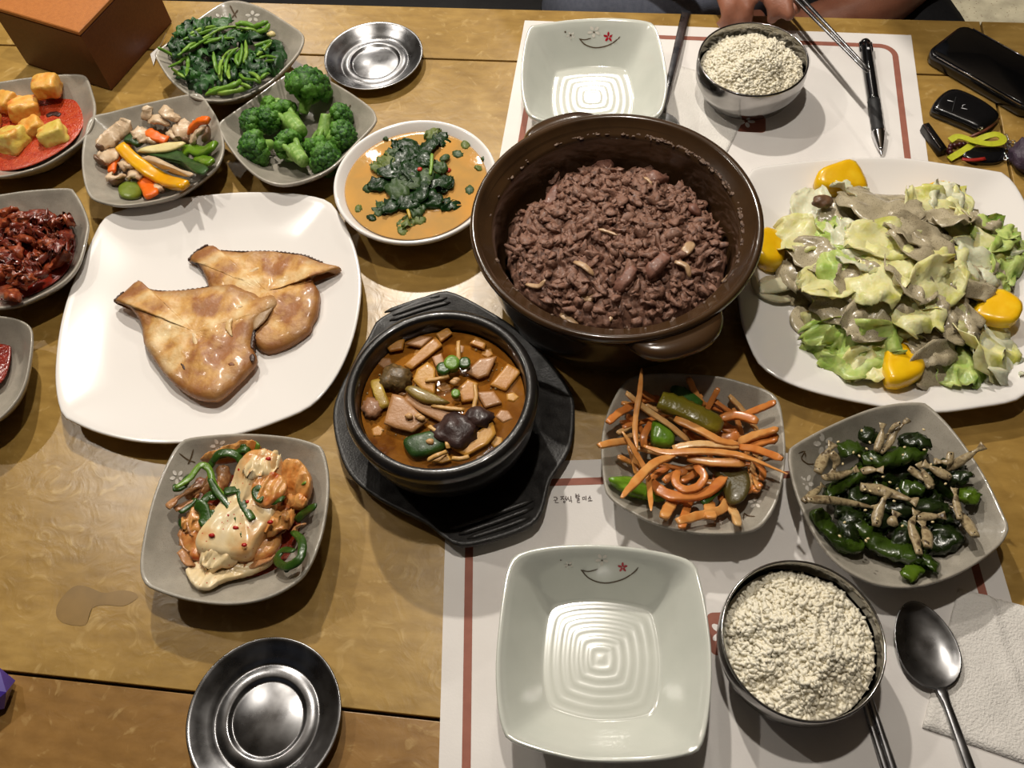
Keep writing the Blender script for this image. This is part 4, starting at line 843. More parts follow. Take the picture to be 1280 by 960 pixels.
RS = [([(270, 0, 6), (262, 120, 4), (240, 250, 2), (235, 350), (248, 450)], 26, .030, 0), ([(185, 135), (300, 230, 2), (420, 310, 3), (530, 400)], 30, .026, 2), ([(452, 275, 2), (600, 345, 4), (700, 398, 3), (800, 415)], 38, .030, 0), ([(345, 175), (300, 150), (270, 130)], 30, .016, 1), ([(85, 300), (155, 240, 2), (230, 200)], 36, .018, 1),
      ([(35, 425, 3), (110, 408, 2), (210, 395)], 34, .020, 0), ([(167, 345, 2), (230, 450, 3), (300, 580, 1), (318, 700), (322, 780)], 26, .024, 0), ([(160, 710, 2), (250, 605, 3), (350, 515, 4), (460, 475)], 42, .030, 0), ([(280, 425), (400, 460, 4), (560, 455, 6), (700, 460, 6), (850, 490, 5), (1065, 578, 6)], 34, .026, 0), ([(440, 440), (560, 415, 2), (700, 420, 2), (800, 430)], 34, .030, 2),
      ([(520, 490), (650, 512, 2), (840, 520)], 40, .026, 0), ([(800, 430), (900, 445, 2), (1038, 495, 4)], 34, .028, 1), ([(695, 275), (800, 258, 3), (905, 292)], 40, .026, 1), ([(830, 255), (920, 220, 2), (1003, 185, 3)], 34, .020, 1), ([(800, 405), (900, 365, 3), (1015, 335, 3)], 44, .024, 0), ([(840, 425), (930, 395, 2), (1015, 380)], 62, .021, 1), ([(625, 235), (660, 165), (690, 108)], 28, .014, 1),
      ([(525, 55), (560, 130), (612, 212)], 32, .012, 0), ([(205, 420), (230, 500, 1), (250, 585)], 32, .014, 0), ([(325, 290), (285, 370, 3), (285, 435)], 34, .020, 1), ([(315, 620), (410, 690, 2), (540, 700, 3), (650, 665, 3), (730, 590)], 50, .020, 1), ([(470, 560), (455, 620, 2), (500, 662, 3), (575, 648, 3), (612, 590, 3), (560, 530)], 38, .024, 1), ([(390, 815), (430, 745), (470, 690)], 52, .013, 0), ([(465, 838), (570, 810, 1), (700, 775, 2), (735, 720)], 42, .012, 0),
      ([(490, 870, 1), (515, 770), (550, 690)], 40, .010, 1), ([(650, 822), (642, 770, 2), (640, 730)], 54, .013, 0), ([(748, 750), (780, 800), (797, 858, 2)], 42, .010, 2), ([(860, 540), (890, 600), (912, 662)], 32, .012, 0), ([(845, 650), (880, 660), (918, 665)], 36, .010, 1), ([(600, 540), (540, 590), (480, 620)], 34, .016, 1), ([(690, 390), (760, 378), (805, 365)], 46, .020, 1), ([(390, 620), (450, 580), (520, 560)], 34, .016, 1),
      ([(560, 700), (500, 722), (440, 720)], 36, .010, 1), ([(700, 700), (722, 740), (690, 790)], 36, .009, 1), ([(880, 490), (930, 560), (925, 610)], 32, .015, 1), ([(240, 180), (330, 165), (420, 190)], 34, .012, 1), ([(420, 540), (340, 590), (300, 660)], 34, .012, 1), ([(620, 400), (560, 380), (500, 330)], 34, .018, 1), ([(700, 300), (740, 330), (790, 350)], 50, .016, 1), ([(190, 260), (240, 300), (290, 370)], 30, .012, 1)]
for i, (p, w, dz, k) in enumerate(RS):
    wv = w / 4.364 * .00055 * .5
    strip('radish_strip', RLAB.get(i, 'orange seasoned radish strip tangled in its grey dish'), 'radish strip', 'seasoned radish strips', Dr, zr, p, wv * 1.32, min(wv * .62, .0019), m_rs[k], dz, (.75, .6, .12) if i not in (0, 6, 7, 8) else (.3, .25, .3), circ(8, 1, 1, 6), .5 * math.sin(i), rgh=.4)
for i in range(30):
    x, y, ag, l = rng.uniform(200, 880), rng.uniform(190, 720), rng.uniform(-.5, .7) + (1.4 if i % 4 == 0 else 0), rng.uniform(70, 150)
    dx, dy = l * math.cos(ag), l * math.sin(ag)
    strip('radish_strip', 'short radish strip low in the tangle of radish salad', 'radish strip', 'low radish strips', Dr, zr, [(x - dx, y - dy), (x + rng.uniform(-15, 15), y + rng.uniform(-15, 15), 2), (x + dx, y + dy)] if 0 else [(max(140, min(930, x - dx)), max(150, min(770, y - dy))), (x, y, 2), (max(140, min(930, x + dx)), max(150, min(770, y + dy)))], .0021, .0013, m_rs[(i % 3)], .006 + .006 * rng.random(), (.75, .6, .12), circ(8, 1, 1, 6), .4, rgh=.4)
m_cuke = food('pickle_olive', (106, 100, 22), (128, 112, 30), scale=60, rough=.18, coat=.6); m_cukeb = food('cucumber_skin', (92, 136, 26), (122, 164, 46), scale=110, rough=.15, coat=.6, bump=.3)
CK = 'cucumber pieces in the radish salad'
strip('cucumber_stick', 'thick olive cucumber stick lying across the radish strips', 'cucumber', CK, Dr, zr, [(370, 172, 2), (500, 225, 3), (600, 275, 3), (705, 325)], .0085, .0048, m_cuke, .028, (.85, .6, .15))
chunk_px('cucumber_chunk', 'bright green cucumber chunk standing among the radish strips', 'cucumber', CK, Dr, zr, [(325, 310), (365, 300), (420, 330), (450, 375), (440, 430), (390, 440), (325, 420), (318, 360)], .018, .007, m_cukeb, .4)
chunk_px('cucumber_wedge', 'bright green cucumber wedge by the rim under the radish strips', 'cucumber', CK, Dr, zr, [(88, 610), (220, 605), (300, 650), (400, 690), (390, 730), (280, 720), (180, 690), (120, 650)], .006, .006, m_cukeb, .5)
o = chunk_px('cucumber_round', 'dark round cucumber slice under the radish strips', 'cucumber', CK, Dr, zr, [(620, 530), (720, 520), (810, 535), (855, 590), (860, 660), (820, 730), (750, 745), (720, 690), (690, 610)], .016, .003, food('pickle_dark', (66, 58, 20), (84, 72, 28), scale=60), .2)
strip('cucumber_skin', 'narrow green skin strip beside the dark round slice', 'cucumber', CK, Dr, zr, [(600, 735), (655, 690), (718, 630)], .0034, .0018, food('green_skin', (40, 84, 24), (60, 104, 34)), .018)
strip('cucumber_skin', 'dark green skin piece at the shadowed back of the dish', 'cucumber', CK, Dr, zr, [(430, 130), (490, 140), (590, 205)], .0056, .003, food('green_skin', (40, 84, 24), (60, 104, 34)), .015)
# ---------------- green peppers with anchovies
zp = Z(980, 490, 3.841); Dg = D['pepper']
m_pep = [food('braised_pepper', (40, 58, 12), (58, 80, 18), scale=60, rough=.15, coat=.7, bump=.2), food('braised_pepper_dark', (22, 32, 10), (36, 50, 16), scale=60, rough=.15, coat=.7, bump=.2), food('braised_pepper_light', (88, 112, 26), (64, 92, 20), scale=60, rough=.15, coat=.7, bump=.15)]
PG = 'braised green peppers'
PP = [('green pepper lying straight near the top of the heap', [(375, 325), (480, 322, 2), (580, 305, 2), (690, 290)], .0078, .022, 0), ('dark pepper behind the top green one', [(550, 248), (640, 232, 2), (705, 262)], .0072, .018, 1), ('hooked dark pepper furthest back in its dish', [(385, 180), (410, 215, 2), (455, 212)], .0068, .016, 1), ('short green pepper next to the painted flower', [(265, 285), (330, 272, 2), (385, 300)], .0072, .015, 0),
      ('green pepper slanting inwards from the painted twig side', [(205, 488), (280, 440, 1), (350, 392, 1), (425, 360)], .0062, .018, 0), ('dark green pepper in the middle of the heap', [(305, 498), (380, 510, 1), (455, 510)], .0072, .018, 1), ('green pepper partly under the middle anchovy', [(560, 452), (620, 462), (685, 440)], .0072, .018, 0), ('green pepper bent along the near side rim', [(145, 570), (200, 640), (260, 712), (330, 742), (380, 715)], .0066, .009, 0),
      ('longest green pepper running along the near rim with its pale tip up', [(332, 622, 3), (400, 680, 2), (480, 745), (580, 780), (680, 812), (722, 850)], .0078, .013, 0), ('pale green pepper tip at the nearest point of the heap', [(595, 895), (612, 868), (650, 830)], .0058, .008, 2), ('dark pepper under the long green one', [(485, 672), (560, 712), (630, 762)], .0066, .010, 1), ('long dark pepper across the middle', [(470, 552), (600, 552, 2), (720, 552, 2), (805, 575)], .0066, .019, 1),
      ('dark pepper near the open side of the dish', [(690, 745), (770, 722, 1), (835, 680)], .0080, .009, 1), ('torn dark pepper end reaching toward the far rim', [(770, 410), (830, 412), (905, 392)], .0056, .016, 1), ('brownish pepper end pointing at the bare table side', [(845, 490), (895, 500), (935, 494)], .0068, .012, 2), ('dark pepper behind the paired anchovies', [(715, 625), (770, 602, 1), (835, 625)], .0076, .014, 1), ('dark pepper under the long anchovy', [(250, 560), (300, 585), (345, 630)], .0066, .012, 1)]
for (lab, p, w, dz, k) in PP:
    o = strip('green_pepper', lab, 'pepper', PG, Dg, zp, p, w * 1.05, w * .62, m_pep[k], dz, (.6, .4, .3), circ(12, 1, 1, 2.4), .8, rgh=.8)
strip('pepper_mass', 'dark pepper low in the centre of the heap', 'pepper', PG, Dg, zp, [(430, 420), (540, 400), (680, 380)], .009, .006, m_pep[1], .010, (.6, .6, .3), circ(10))
strip('pepper_mass', 'dark pepper low beneath the crossing anchovies', 'pepper', PG, Dg, zp, [(380, 590), (500, 610), (640, 640)], .009, .006, m_pep[1], .009, (.6, .6, .3), circ(10))
for i in range(26):
    x, y = 250 + 560 * rng.random(), 240 + 480 * rng.random(); ag = rng.uniform(0, 6.28)
    if (x - 540) ** 2 / 330 ** 2 + (y - 480) ** 2 / 290 ** 2 > 1: x, y = 540 + (x - 540) * .6, 480 + (y - 480) * .6
    o = mk('torn_pepper', sheet(Dg.on(*zp(x, y), .010 + .006 * rng.random()), (math.cos(ag), math.sin(ag), rng.uniform(-.3, .3)), None, (rng.uniform(-.4, .4), rng.uniform(-.4, .4), 1), .026, .014, 9, 7, .004, -.004, .006, 2.2, .0016, i + 500), m_pep[1 if i % 3 else 0])
    tag(o, 'torn dark flap of braised pepper in the heap', 'pepper', 'torn pepper flaps')
m_anc = food('dried_anchovy', (118, 98, 70), (172, 154, 118), (74, 58, 40), scale=190, rough=.22, coat=.7, bump=.25); m_eye = M('anchovy_eye', (16, 12, 10), rough=.2)
ALAB = {0: 'longest dried anchovy, lying straight inwards from the near rim corner', 1: 'dried anchovy on the rim corner beside the longest anchovy', 2: 'dried anchovy standing next to the painted white flower', 3: 'dried anchovy lying just below the one beside the painted flower', 4: 'thick dried anchovy in the very centre of the peppers', 5: 'dried anchovy hanging down from the thick central one', 6: 'long bent dried anchovy reaching towards the near rim', 7: 'short dried anchovy just beside the long bent one',
 8: 'plump dried anchovy lying on bare glaze at the open side of the dish', 9: 'slim dried anchovy just above the plump one on bare glaze', 13: 'dried anchovy pointing over the rim towards the bare table', 14: 'dried anchovy standing beside the hooked dark pepper', 15: 'long thin dried anchovy at the back, reaching towards the salad plate', 16: 'dried anchovy lying level beside the dark pepper near the open side', 19: 'small dried anchovy stub just below the thick central one', 21: 'thin dried anchovy shred furthest back on the heap'}
AN = [([(110, 518), (200, 518), (300, 530), (425, 552)], 30), ([(92, 528), (140, 490), (182, 452)], 28), ([(162, 385), (185, 330), (222, 268)], 40), ([(188, 412), (260, 402), (332, 378)], 30), ([(368, 455), (450, 470), (520, 490), (608, 518)], 40), ([(440, 645), (452, 580), (488, 500)], 36), ([(650, 778), (628, 700), (612, 640), (628, 588)], 30), ([(690, 745), (688, 690), (668, 640)], 36), ([(918, 692), (880, 630), (838, 568)], 40), ([(845, 612), (830, 540), (822, 488)], 26), ([(598, 365), (640, 395), (685, 432)], 30), ([(705, 465), (690, 420), (662, 368)], 32), ([(802, 412), (750, 388), (698, 358)], 34), ([(780, 372), (850, 330), (932, 276)], 32), ([(442, 285), (465, 225), (472, 180)], 28), ([(465, 292), (510, 240), (535, 190), (575, 152)], 24), ([(640, 602), (690, 598), (742, 594)], 30), ([(370, 382), (410, 376), (445, 374)], 28), ([(802, 288), (790, 335), (755, 335)], 26), ([(518, 645), (524, 620), (532, 598)], 36), ([(228, 288), (252, 330), (240, 372)], 30), ([(560, 150), (530, 165), (500, 200)], 18)]
for i, (p, w) in enumerate(AN):
    pa = path_on(Dg, zp, [(q[0], q[1], 3 * math.sin(j + i)) for j, q in enumerate(p)], .028 if i not in (1, 8, 13, 2) else .020)
    wv = w / 3.841 * .00066 * .5
    o = tag(mk('anchovy', uneven(sweep(pa, circ(8), lambda t: (wv * 1.25 * (.25 + .85 * math.sin(math.pi * min(1, t * .78 + .2))), wv * .7 * (.3 + .75 * math.sin(math.pi * min(1, t * .8 + .16))))), .0006), m_anc), ALAB.get(i, 'small dried silvery anchovy lying on the braised green peppers'), 'anchovy', 'dried anchovies on the peppers')
    e = pa[0]; d = (pa[1] - pa[0]).normalized(); s = d.cross(Vector((0, 0, 1))).normalized()
    t0 = pa[-1]; td = (pa[-1] - pa[-2]).normalized()
    mk('tail_fin', sheet(t0 + td * .002, td, None, (0.1, 0, 1), .006, wv * 2.6, 5, 4, 0, 0, .0012, 2, .0004, i, shape=lambda s: .35 + .65 * s), m_anc, o)
    mk('eye', blob(pa[1] + Vector((0, 0, wv * .5)), (.0007,) * 3, 1, 0), m_eye, o)
m_ses = food('sesame', (226, 208, 162), (206, 184, 130), bump=0)
for i in range(34):
    x, y = rng.uniform(240, 800), rng.uniform(180, 720)
    tag(mk('sesame_seed', blob(Dg.on(*zp(x, y), .0285), (.0015, .001, .0006), 1, 0, rot=rotm(0, 0, rng.uniform(0, 3))), m_ses), 'single pale sesame seed on the braised peppers', 'sesame seed', 'sesame seeds on the peppers')
# ---------------- fried fish
zf = Z(130, 290, 4); Df = D['fish']
m_fish = food('fried_fish', (230, 202, 150), (208, 158, 86), (156, 98, 46), scale=42, rough=.36, coat=.4, bump=.6, bscale=240, attr='edge', attrcol=(140, 90, 44), contrast=.14)
m_char = food('charred_fin', (44, 28, 22), (78, 48, 32), scale=120); m_flesh = food('fish_flesh', (226, 206, 170), (206, 168, 108), scale=60, rough=.3)
f2 = [(430, 155), (470, 110), (535, 75), (590, 105), (720, 112), (850, 112), (1000, 130), (1090, 165), (1150, 178), (1190, 190), (1155, 215), (1100, 212), (1050, 252), (1080, 310), (1080, 370), (1068, 430), (1045, 470), (1030, 510), (930, 580), (830, 610), (780, 590), (700, 500), (610, 400), (540, 310), (510, 225), (470, 172)]
f1 = [(60, 360), (112, 308), (180, 256), (240, 300), (350, 310), (460, 300), (520, 290), (640, 275), (740, 312), (800, 342), (850, 330), (890, 362), (870, 400), (810, 432), (770, 485), (748, 590), (770, 650), (700, 740), (592, 840), (520, 850), (430, 822), (330, 742), (258, 650), (205, 560), (195, 472), (150, 402), (92, 365)]
def fish(label, poly, dz, th, cen, seed, fins, slits):
    pts = [Df.on(*zf(*q), dz) for q in poly]; c = Df.on(*zf(*cen), dz)
    ol = resample(catmull(pts, 4, True), 110); vf, ew = patty(ol, th, 16, .4, .0022, 75, seed, c); vf = uneven(vf, .0005, 400); ew = [max(0, e * 1.7 - .75) for e in ew]
    o = mk('fried_fish', vf, m_fish, edge=ew); tag(o, label, 'fish', 'fried flatfish')
    n = len(ol)
    for (a, b) in fins:   # charred ragged fin fringe along part of the outline
        pa, pb = Df.on(*zf(*a), dz), Df.on(*zf(*b), dz)
        i0 = min(range(n), key=lambda i: (ol[i] - pa).length); i1 = min(range(n), key=lambda i: (ol[i] - pb).length)
        if i1 < i0: i1 += n
        vs, fs = [], []
        for k in range((i1 - i0) * 2 + 1):
            p = ol[(i0 + k // 2) % n].lerp(ol[(i0 + k // 2 + 1) % n], .5 * (k % 2)); d = (p - c).normalized(); l = .0006 + (.0014 if k % 2 else .0002) + .0006 * rng.random()
            for (q, h) in ((-.0012, th * .15), (l, th * .25), (l, th * .45), (-.0012, th * .8)): vs.append(Vector((p.x + d.x * q, p.y + d.y * q, p.z + h)))
        m = len(vs) // 4
        for k in range(m - 1):
            for j in range(4): fs.append((k * 4 + j, k * 4 + (j + 1) % 4, k * 4 + 4 + (j + 1) % 4, k * 4 + 4 + j))
        fs += [(0, 1, 2, 3), tuple(4 * (m - 1) + j for j in range(4))]
        mk('fin_fringe', fixn((vs, fs)), m_char, o)
    for (p, mt, w, h) in slits:
        mk('flesh_ridge' if mt is m_flesh else 'browned_patch', uneven(sweep(catmull([Df.on(*zf(x, y), dz + th * (1 + (h - 1) * .38)) for x, y in p], 5), circ(8), taper(w * 1.25, .0008, .2, .2, .5)), .0008), mt, o)
    return o
m_brn = food('browned_skin', (140, 84, 36), (116, 66, 30), scale=90, rough=.35)
fish('fried flatfish half lying underneath, nearer the broccoli', f2, .002, .0075, (830, 330), 3, (((430, 155), (535, 75)), ((590, 105), (1090, 165)), ((510, 225), (440, 160))), (([(640, 245), (720, 205), (800, 170)], m_flesh, .0018, 1.45), ([(770, 270), (830, 240)], m_flesh, .002, 1.6), ([(930, 390), (1000, 340)], m_char, .0012, 1.4), ([(980, 290), (1010, 250), (1040, 240)], m_brn, .003, 1.0)))
fish('fried flatfish half lying on top with its tail towards the plate corner', f1, .0075, .0075, (470, 530), 7, (((60, 360), (112, 308)), ((180, 256), (520, 290)), ((770, 485), (748, 590))), (([(390, 650), (480, 690), (560, 730)], m_flesh, .0045, 1.55), ([(590, 360), (640, 372), (690, 372)], m_flesh, .003, 1.35), ([(440, 500), (460, 560), (470, 600)], m_flesh, .002, 1.85), ([(280, 380), (320, 420), (330, 460)], m_brn, .0045, 1.3), ([(385, 655), (410, 690)], m_char, .001, 1.6), ([(735, 600), (745, 650)], m_char, .002, .9), ([(640, 430), (620, 470), (640, 520)], m_flesh, .0022, 1.7), ([(750, 490), (790, 420), (850, 360)], food('fish_bone', (170, 140, 104), (140, 106, 72)), .0045, .9), ([(620, 660), (650, 665)], m_brn, .002, 1.6)))
for i, (x, y) in enumerate(((592, 398), (466, 436), (375, 472), (460, 372), (620, 322), (415, 400))):
    pass
# ---------------- lettuce salad
zl = Z(930, 190, 2.909); Dl = D['salad']
m_lt = [food('lettuce_yellow', (216, 210, 130), (228, 222, 168), (196, 196, 92), scale=55, rough=.3, sss=.3), food('lettuce_green', (152, 184, 78), (192, 206, 122), (120, 158, 56), scale=50, rough=.3, sss=.3), food('lettuce_pale', (206, 206, 172), (220, 218, 190), scale=50, rough=.28, sss=.3)]
m_dr = food('sesame_dressing', (170, 158, 130), (186, 174, 146), (150, 138, 112), scale=60, rough=.12, coat=.5, bump=.15, spots=700, spotcol=(84, 74, 56), spotsize=.2)
m_lt.append(m_dr)
# dressing heap holding the leaves together
hp = [(150, 330), (210, 240), (330, 180), (480, 165), (620, 190), (760, 220), (880, 300), (930, 400), (950, 520), (860, 610), (760, 690), (690, 800), (600, 760), (470, 740), (380, 700), (300, 610), (200, 520), (110, 480)]
o = chunk_px('dressing_heap', 'grey sesame dressing coating the inside of the lettuce heap', 'dressing', None, Dl, zl, hp, .001, .011, m_dr, .9, .005, 64, 12, 5, freq=60)
tag(o, None, None, None, 'stuff')
chunk_px('dressing_pool', 'round pool of grey speckled dressing on the plate', 'dressing', None, Dl, zl, [(165, 600), (195, 560), (260, 565), (320, 600), (310, 670), (270, 695), (215, 670), (175, 640)], .0008, .0022, m_dr, .3, .0004, 30)
chunk_px('dressing_pool', 'small spill of grey dressing by the onion slice', 'dressing', None, Dl, zl, [(50, 480), (100, 450), (200, 500), (250, 550), (180, 560), (100, 530)], .0008, .002, m_dr, .3, .0004, 30)
chunk_px('dressing_pool', 'small spill of grey dressing beside the orange-yellow pepper chunk', 'dressing', None, Dl, zl, [(900, 470), (960, 480), (980, 520), (950, 545), (900, 520)], .0008, .003, m_dr, .3, .0004, 26)
YG = 'yellow pepper chunks in the salad'
m_yp = food('yellow_pepper_chunk', (244, 200, 24), (238, 184, 14), (246, 210, 50), scale=34, rough=.16, coat=.8, bump=.04)
for lab, poly, dz, th in (('yellow pepper chunk alone behind the salad, nearest the pen', [(258, 100), (330, 65), (395, 60), (442, 155), (400, 165), (265, 158)], .004, .013), ('yellow pepper chunk showing only its curved back behind the lettuce', [(600, 178), (680, 135), (745, 142), (785, 172), (740, 205), (620, 195)], .006, .013),
        ('yellow pepper chunk beside the brown pot', [(75, 300), (140, 345), (128, 432), (55, 420), (30, 350)], .003, .014), ('deep yellow pepper chunk lying on a pale lettuce ruffle', [(828, 580), (872, 530), (930, 518), (1000, 570), (965, 640), (830, 618)], .014, .010), ('bright square yellow pepper chunk at the front of the salad', [(500, 702), (560, 690), (612, 690), (642, 735), (636, 830), (512, 858)], .005, .013)):
    o = chunk_px('yellow_pepper_chunk', lab, 'pepper chunk', YG, Dl, zl, poly, dz, th, m_yp, .12, .0004, 40, 6, smooth=3)
# leaves: x, y, size, height, material, ruffle, tilt x, tilt y
LF = [(300, 285, 85, 26, 1, 8), (240, 200, 95, 17, 2, 5), (390, 150, 80, 20, 2, 6), (480, 200, 140, 34, 3, 6), (560, 215, 100, 36, 3, 5), (665, 215, 110, 27, 0, 7), (725, 180, 80, 25, 2, 6), (795, 195, 90, 22, 0, 8), (735, 245, 90, 32, 3, 7), (700, 320, 90, 37, 3, 6), (640, 350, 120, 42, 3, 6), (500, 330, 130, 41, 0, 7), (380, 325, 110, 34, 2, 6), (190, 310, 95, 22, 0, 7), (250, 385, 95, 26, 3, 5), (380, 430, 100, 36, 1, 7), (310, 490, 110, 28, 0, 8), (490, 460, 120, 44, 0, 7), (590, 470, 110, 42, 3, 7), (690, 480, 110, 40, 0, 8), (620, 555, 120, 36, 0, 9), (570, 620, 120, 27, 0, 9), (370, 540, 110, 30, 3, 7), (450, 610, 110, 27, 3, 6), (325, 685, 110, 14, 1, 11), (420, 725, 130, 14, 1, 11), (450, 770, 90, 9, 0, 8), (680, 690, 100, 20, 3, 4), (685, 770, 95, 12, 3, 5), (860, 680, 150, 15, 0, 12), (780, 750, 120, 9, 1, 11), (900, 740, 110, 8, 2, 10), (840, 320, 110, 25, 0, 9), (905, 305, 90, 19, 1, 9), (860, 390, 120, 25, 2, 9), (950, 390, 100, 13, 1, 11), (820, 470, 100, 30, 3, 9), (885, 460, 90, 22, 3, 8), (905, 495, 60, 17, 1, 6), (770, 590, 110, 28, 3, 8), (730, 630, 90, 25, 3, 7), (540, 390, 110, 44, 0, 8), (440, 380, 90, 40, 2, 7), (600, 300, 100, 40, 3, 6), (760, 420, 100, 36, 0, 9), (660, 600, 90, 30, 3, 8), (500, 540, 110, 36, 3, 8), (280, 600, 80, 14, 0, 8), (340, 230, 80, 26, 3, 6), (860, 260, 70, 20, 3, 8), (940, 340, 70, 14, 2, 9), (210, 440, 80, 16, 3, 5), (420, 480, 90, 36, 3, 6)]
LLAB = {0: 'green lettuce leaf just in front of the small brown mushroom', 1: 'pale lettuce leaf under the small brown mushroom', 2: 'pale lettuce leaf leaning on the rearmost yellow pepper chunk', 3: 'large dressed lettuce leaf at the back of the heap', 7: 'yellow lettuce leaf in front of the half-hidden pepper chunk', 13: 'yellow lettuce leaf beside the pepper chunk at the pot', 14: 'grey dressed lettuce lump behind the onion slice', 15: 'small green lettuce leaf in the middle of the heap', 24: 'green ruffled lettuce nearest the round dressing pool', 25: 'green ruffled lettuce next to the front square pepper chunk', 27: 'grey dressed leaf standing beside the front square pepper chunk', 28: 'grey dressed leaf end lying on the plate beside the front pepper chunk', 29: 'largest yellow lettuce ruffle in front of the deep yellow pepper chunk', 30: 'green lettuce ruffle lying at the near rim side', 31: 'pale lettuce ruffle lying flat nearest the pepper and anchovy dish', 35: 'green lettuce ruffle at the side of the plate cut by the photo edge', 38: 'small green lettuce bit behind the deep yellow pepper chunk'}
LN = ('yellow lettuce leaf', 'green lettuce leaf', 'pale lettuce leaf', 'lettuce leaf coated in grey dressing')
for i, (x, y, s, h, k, ruf) in enumerate(LF):
    a = rng.uniform(0, 6.28); c = Dl.on(*zl(x, y), h / 1000.0)
    L_ = s / 2.909 * .00068 * 2.05
    outx, outy = (x - 540) / 420, (y - 430) / 330
    nr = (0.55 * outx + rng.uniform(-.35, .35), -0.55 * outy + rng.uniform(-.35, .35), 1)
    o = mk('lettuce_leaf', sheet(c, (math.cos(a), math.sin(a), rng.uniform(-.2, .2)), None, nr, L_, L_ * rng.uniform(.75, 1.0), 13, 11, .003, rng.choice((-.004, .004)), ruf / 1000.0 * 1.35, 2.1, .0010, i + 200), m_lt[k])
    tag(o, LLAB.get(i, LN[k] + ' in the heap of salad'), 'lettuce leaf', ('yellow lettuce leaves', 'green lettuce leaves', 'pale lettuce leaves', 'dressed lettuce leaves')[k])
strip('onion_slice', 'curved translucent onion slice at the side of the salad near the pot', 'onion slice', None, Dl, zl, [(55, 500), (120, 485, 3), (200, 465, 5), (258, 445, 5)], .0075, .0016, food('raw_onion', (206, 200, 170), (190, 184, 152), sss=.4), .006, (.6, .4, .3))
strip('onion_slice', 'curved pale onion slice hanging down towards the plate rim', 'onion slice', None, Dl, zl, [(30, 450), (50, 500), (100, 530), (170, 540)], .0035, .0016, food('raw_onion', (206, 200, 170), (190, 184, 152)), .005, (.6, .4, .3))
tag(mk('small_mushroom', blob(Dl.on(*zl(285, 180), .034), (.009, .007, .005), 3, .25, 2, 5), m_mud), 'small brown mushroom on the pale lettuce at the back of the salad', 'mushroom')
# ---------------- minced meat in the pot
zt_ = Z(560, 120, 2.824)
MO = [(205, 545), (225, 460), (300, 410), (345, 390), (350, 330), (430, 285), (490, 230), (530, 218), (572, 245), (600, 285), (680, 280), (768, 272), (775, 335), (840, 335), (905, 330), (945, 380), (992, 430), (1012, 520), (1010, 620), (950, 710), (860, 775), (750, 815), (640, 832), (540, 830), (450, 812), (350, 762), (270, 715), (225, 650)]
m_meat = food('minced_meat', (112, 77, 62), (144, 105, 86), (92, 62, 50), scale=190, rough=.42, coat=.2, bump=.6, bscale=900, sss=.05)
mz = .044
mo = resample(catmull([P(*zt_(*q), mz) for q in MO], 5, True), 120); mc = sum(mo, Vector()) / 120
def meat_h(q, s):
    return .001 + .029 * (1 - s * s) ** .6 + .0065 * noise.noise(q * 42) + .004 * noise.noise(q * 110 + Vector((3, 1, 0)))
mo = resample(catmull([P(*zt_(*q), mz) for q in MO], 8, True), 260)
def inpot(q, r):
    w = Vector((q.x - pc.x, q.y - pc.y, 0)); l = w.length
    return q if l < r else Vector((pc.x + w.x * r / l, pc.y + w.y * r / l, q.z))
mo = [inpot(q, PR * .80) for q in mo]
vs, fs = [], []; RN = 90; n = 260
for k in range(RN):
    s = 1 - k / RN
    for p in mo:
        q = mc + (p - mc) * s; w = noise.noise_vector(q * 130) * .0022 + noise.noise_vector(q * 330) * .0014
        h = meat_h(q, s) + .0042 * abs(noise.noise(q * 170)) + .0030 * abs(noise.noise(q * 420)) + .0012 * noise.noise(q * 800)
        vs.append(Vector((q.x + w.x, q.y + w.y, mz + h - .002)))
vs.append(mc + Vector((0, 0, .030)))
for p in mo: q = inpot(mc + (p - mc) * .9, PR * .66); vs.append(Vector((q.x, q.y, .024)))
for k in range(RN - 1):
    for i in range(n): fs.append((k * n + i, k * n + (i + 1) % n, (k + 1) * n + (i + 1) % n, (k + 1) * n + i))
for i in range(n): fs.append(((RN - 1) * n + i, (RN - 1) * n + (i + 1) % n, RN * n)); fs.append((i, RN * n + 1 + i, RN * n + 1 + (i + 1) % n, (i + 1) % n))
bits = [(vs, fs)]; mr = random.Random(5)
for k in range(900):
    p = mo[mr.randrange(n)]; s = math.sqrt(mr.random()) * .96; q = mc + (p - mc) * s
    z = mz + meat_h(q, s) + mr.uniform(-.001, .0022); r = mr.uniform(.0016, .0046)
    bits.append(uneven(blob((q.x, q.y, z), (r * mr.uniform(1.1, 2.4), r * mr.uniform(.6, 1.1), r * .6), 2, .7, 1.6, k * .37, rotm(mr.uniform(-.7, .7), mr.uniform(-.7, .7), mr.uniform(0, 6.3))), r * .45, 420))
tag(mk('minced_meat', join(bits), m_meat), 'heap of cooked brown minced meat in the earthenware pot', 'meat', None, 'stuff')
m_on = food('cooked_onion', (196, 164, 128), (172, 136, 100), rough=.2, coat=.5)
class Heap:
    def on(s, px, py, dz=0.0):
        z = .06
        for _ in range(6):
            q = P(px, py, z); a = math.atan2(q.y - mc.y, q.x - mc.x); b = min(mo, key=lambda p: abs((math.atan2(p.y - mc.y, p.x - mc.x) - a + math.pi) % (2 * math.pi) - math.pi))
            f = min(1.0, Vector((q.x - mc.x, q.y - mc.y)).length / Vector((b.x - mc.x, b.y - mc.y)).length); z = .4 * z + .6 * (mz + meat_h(q, f) + dz)
        return P(px, py, z)
HP = Heap()
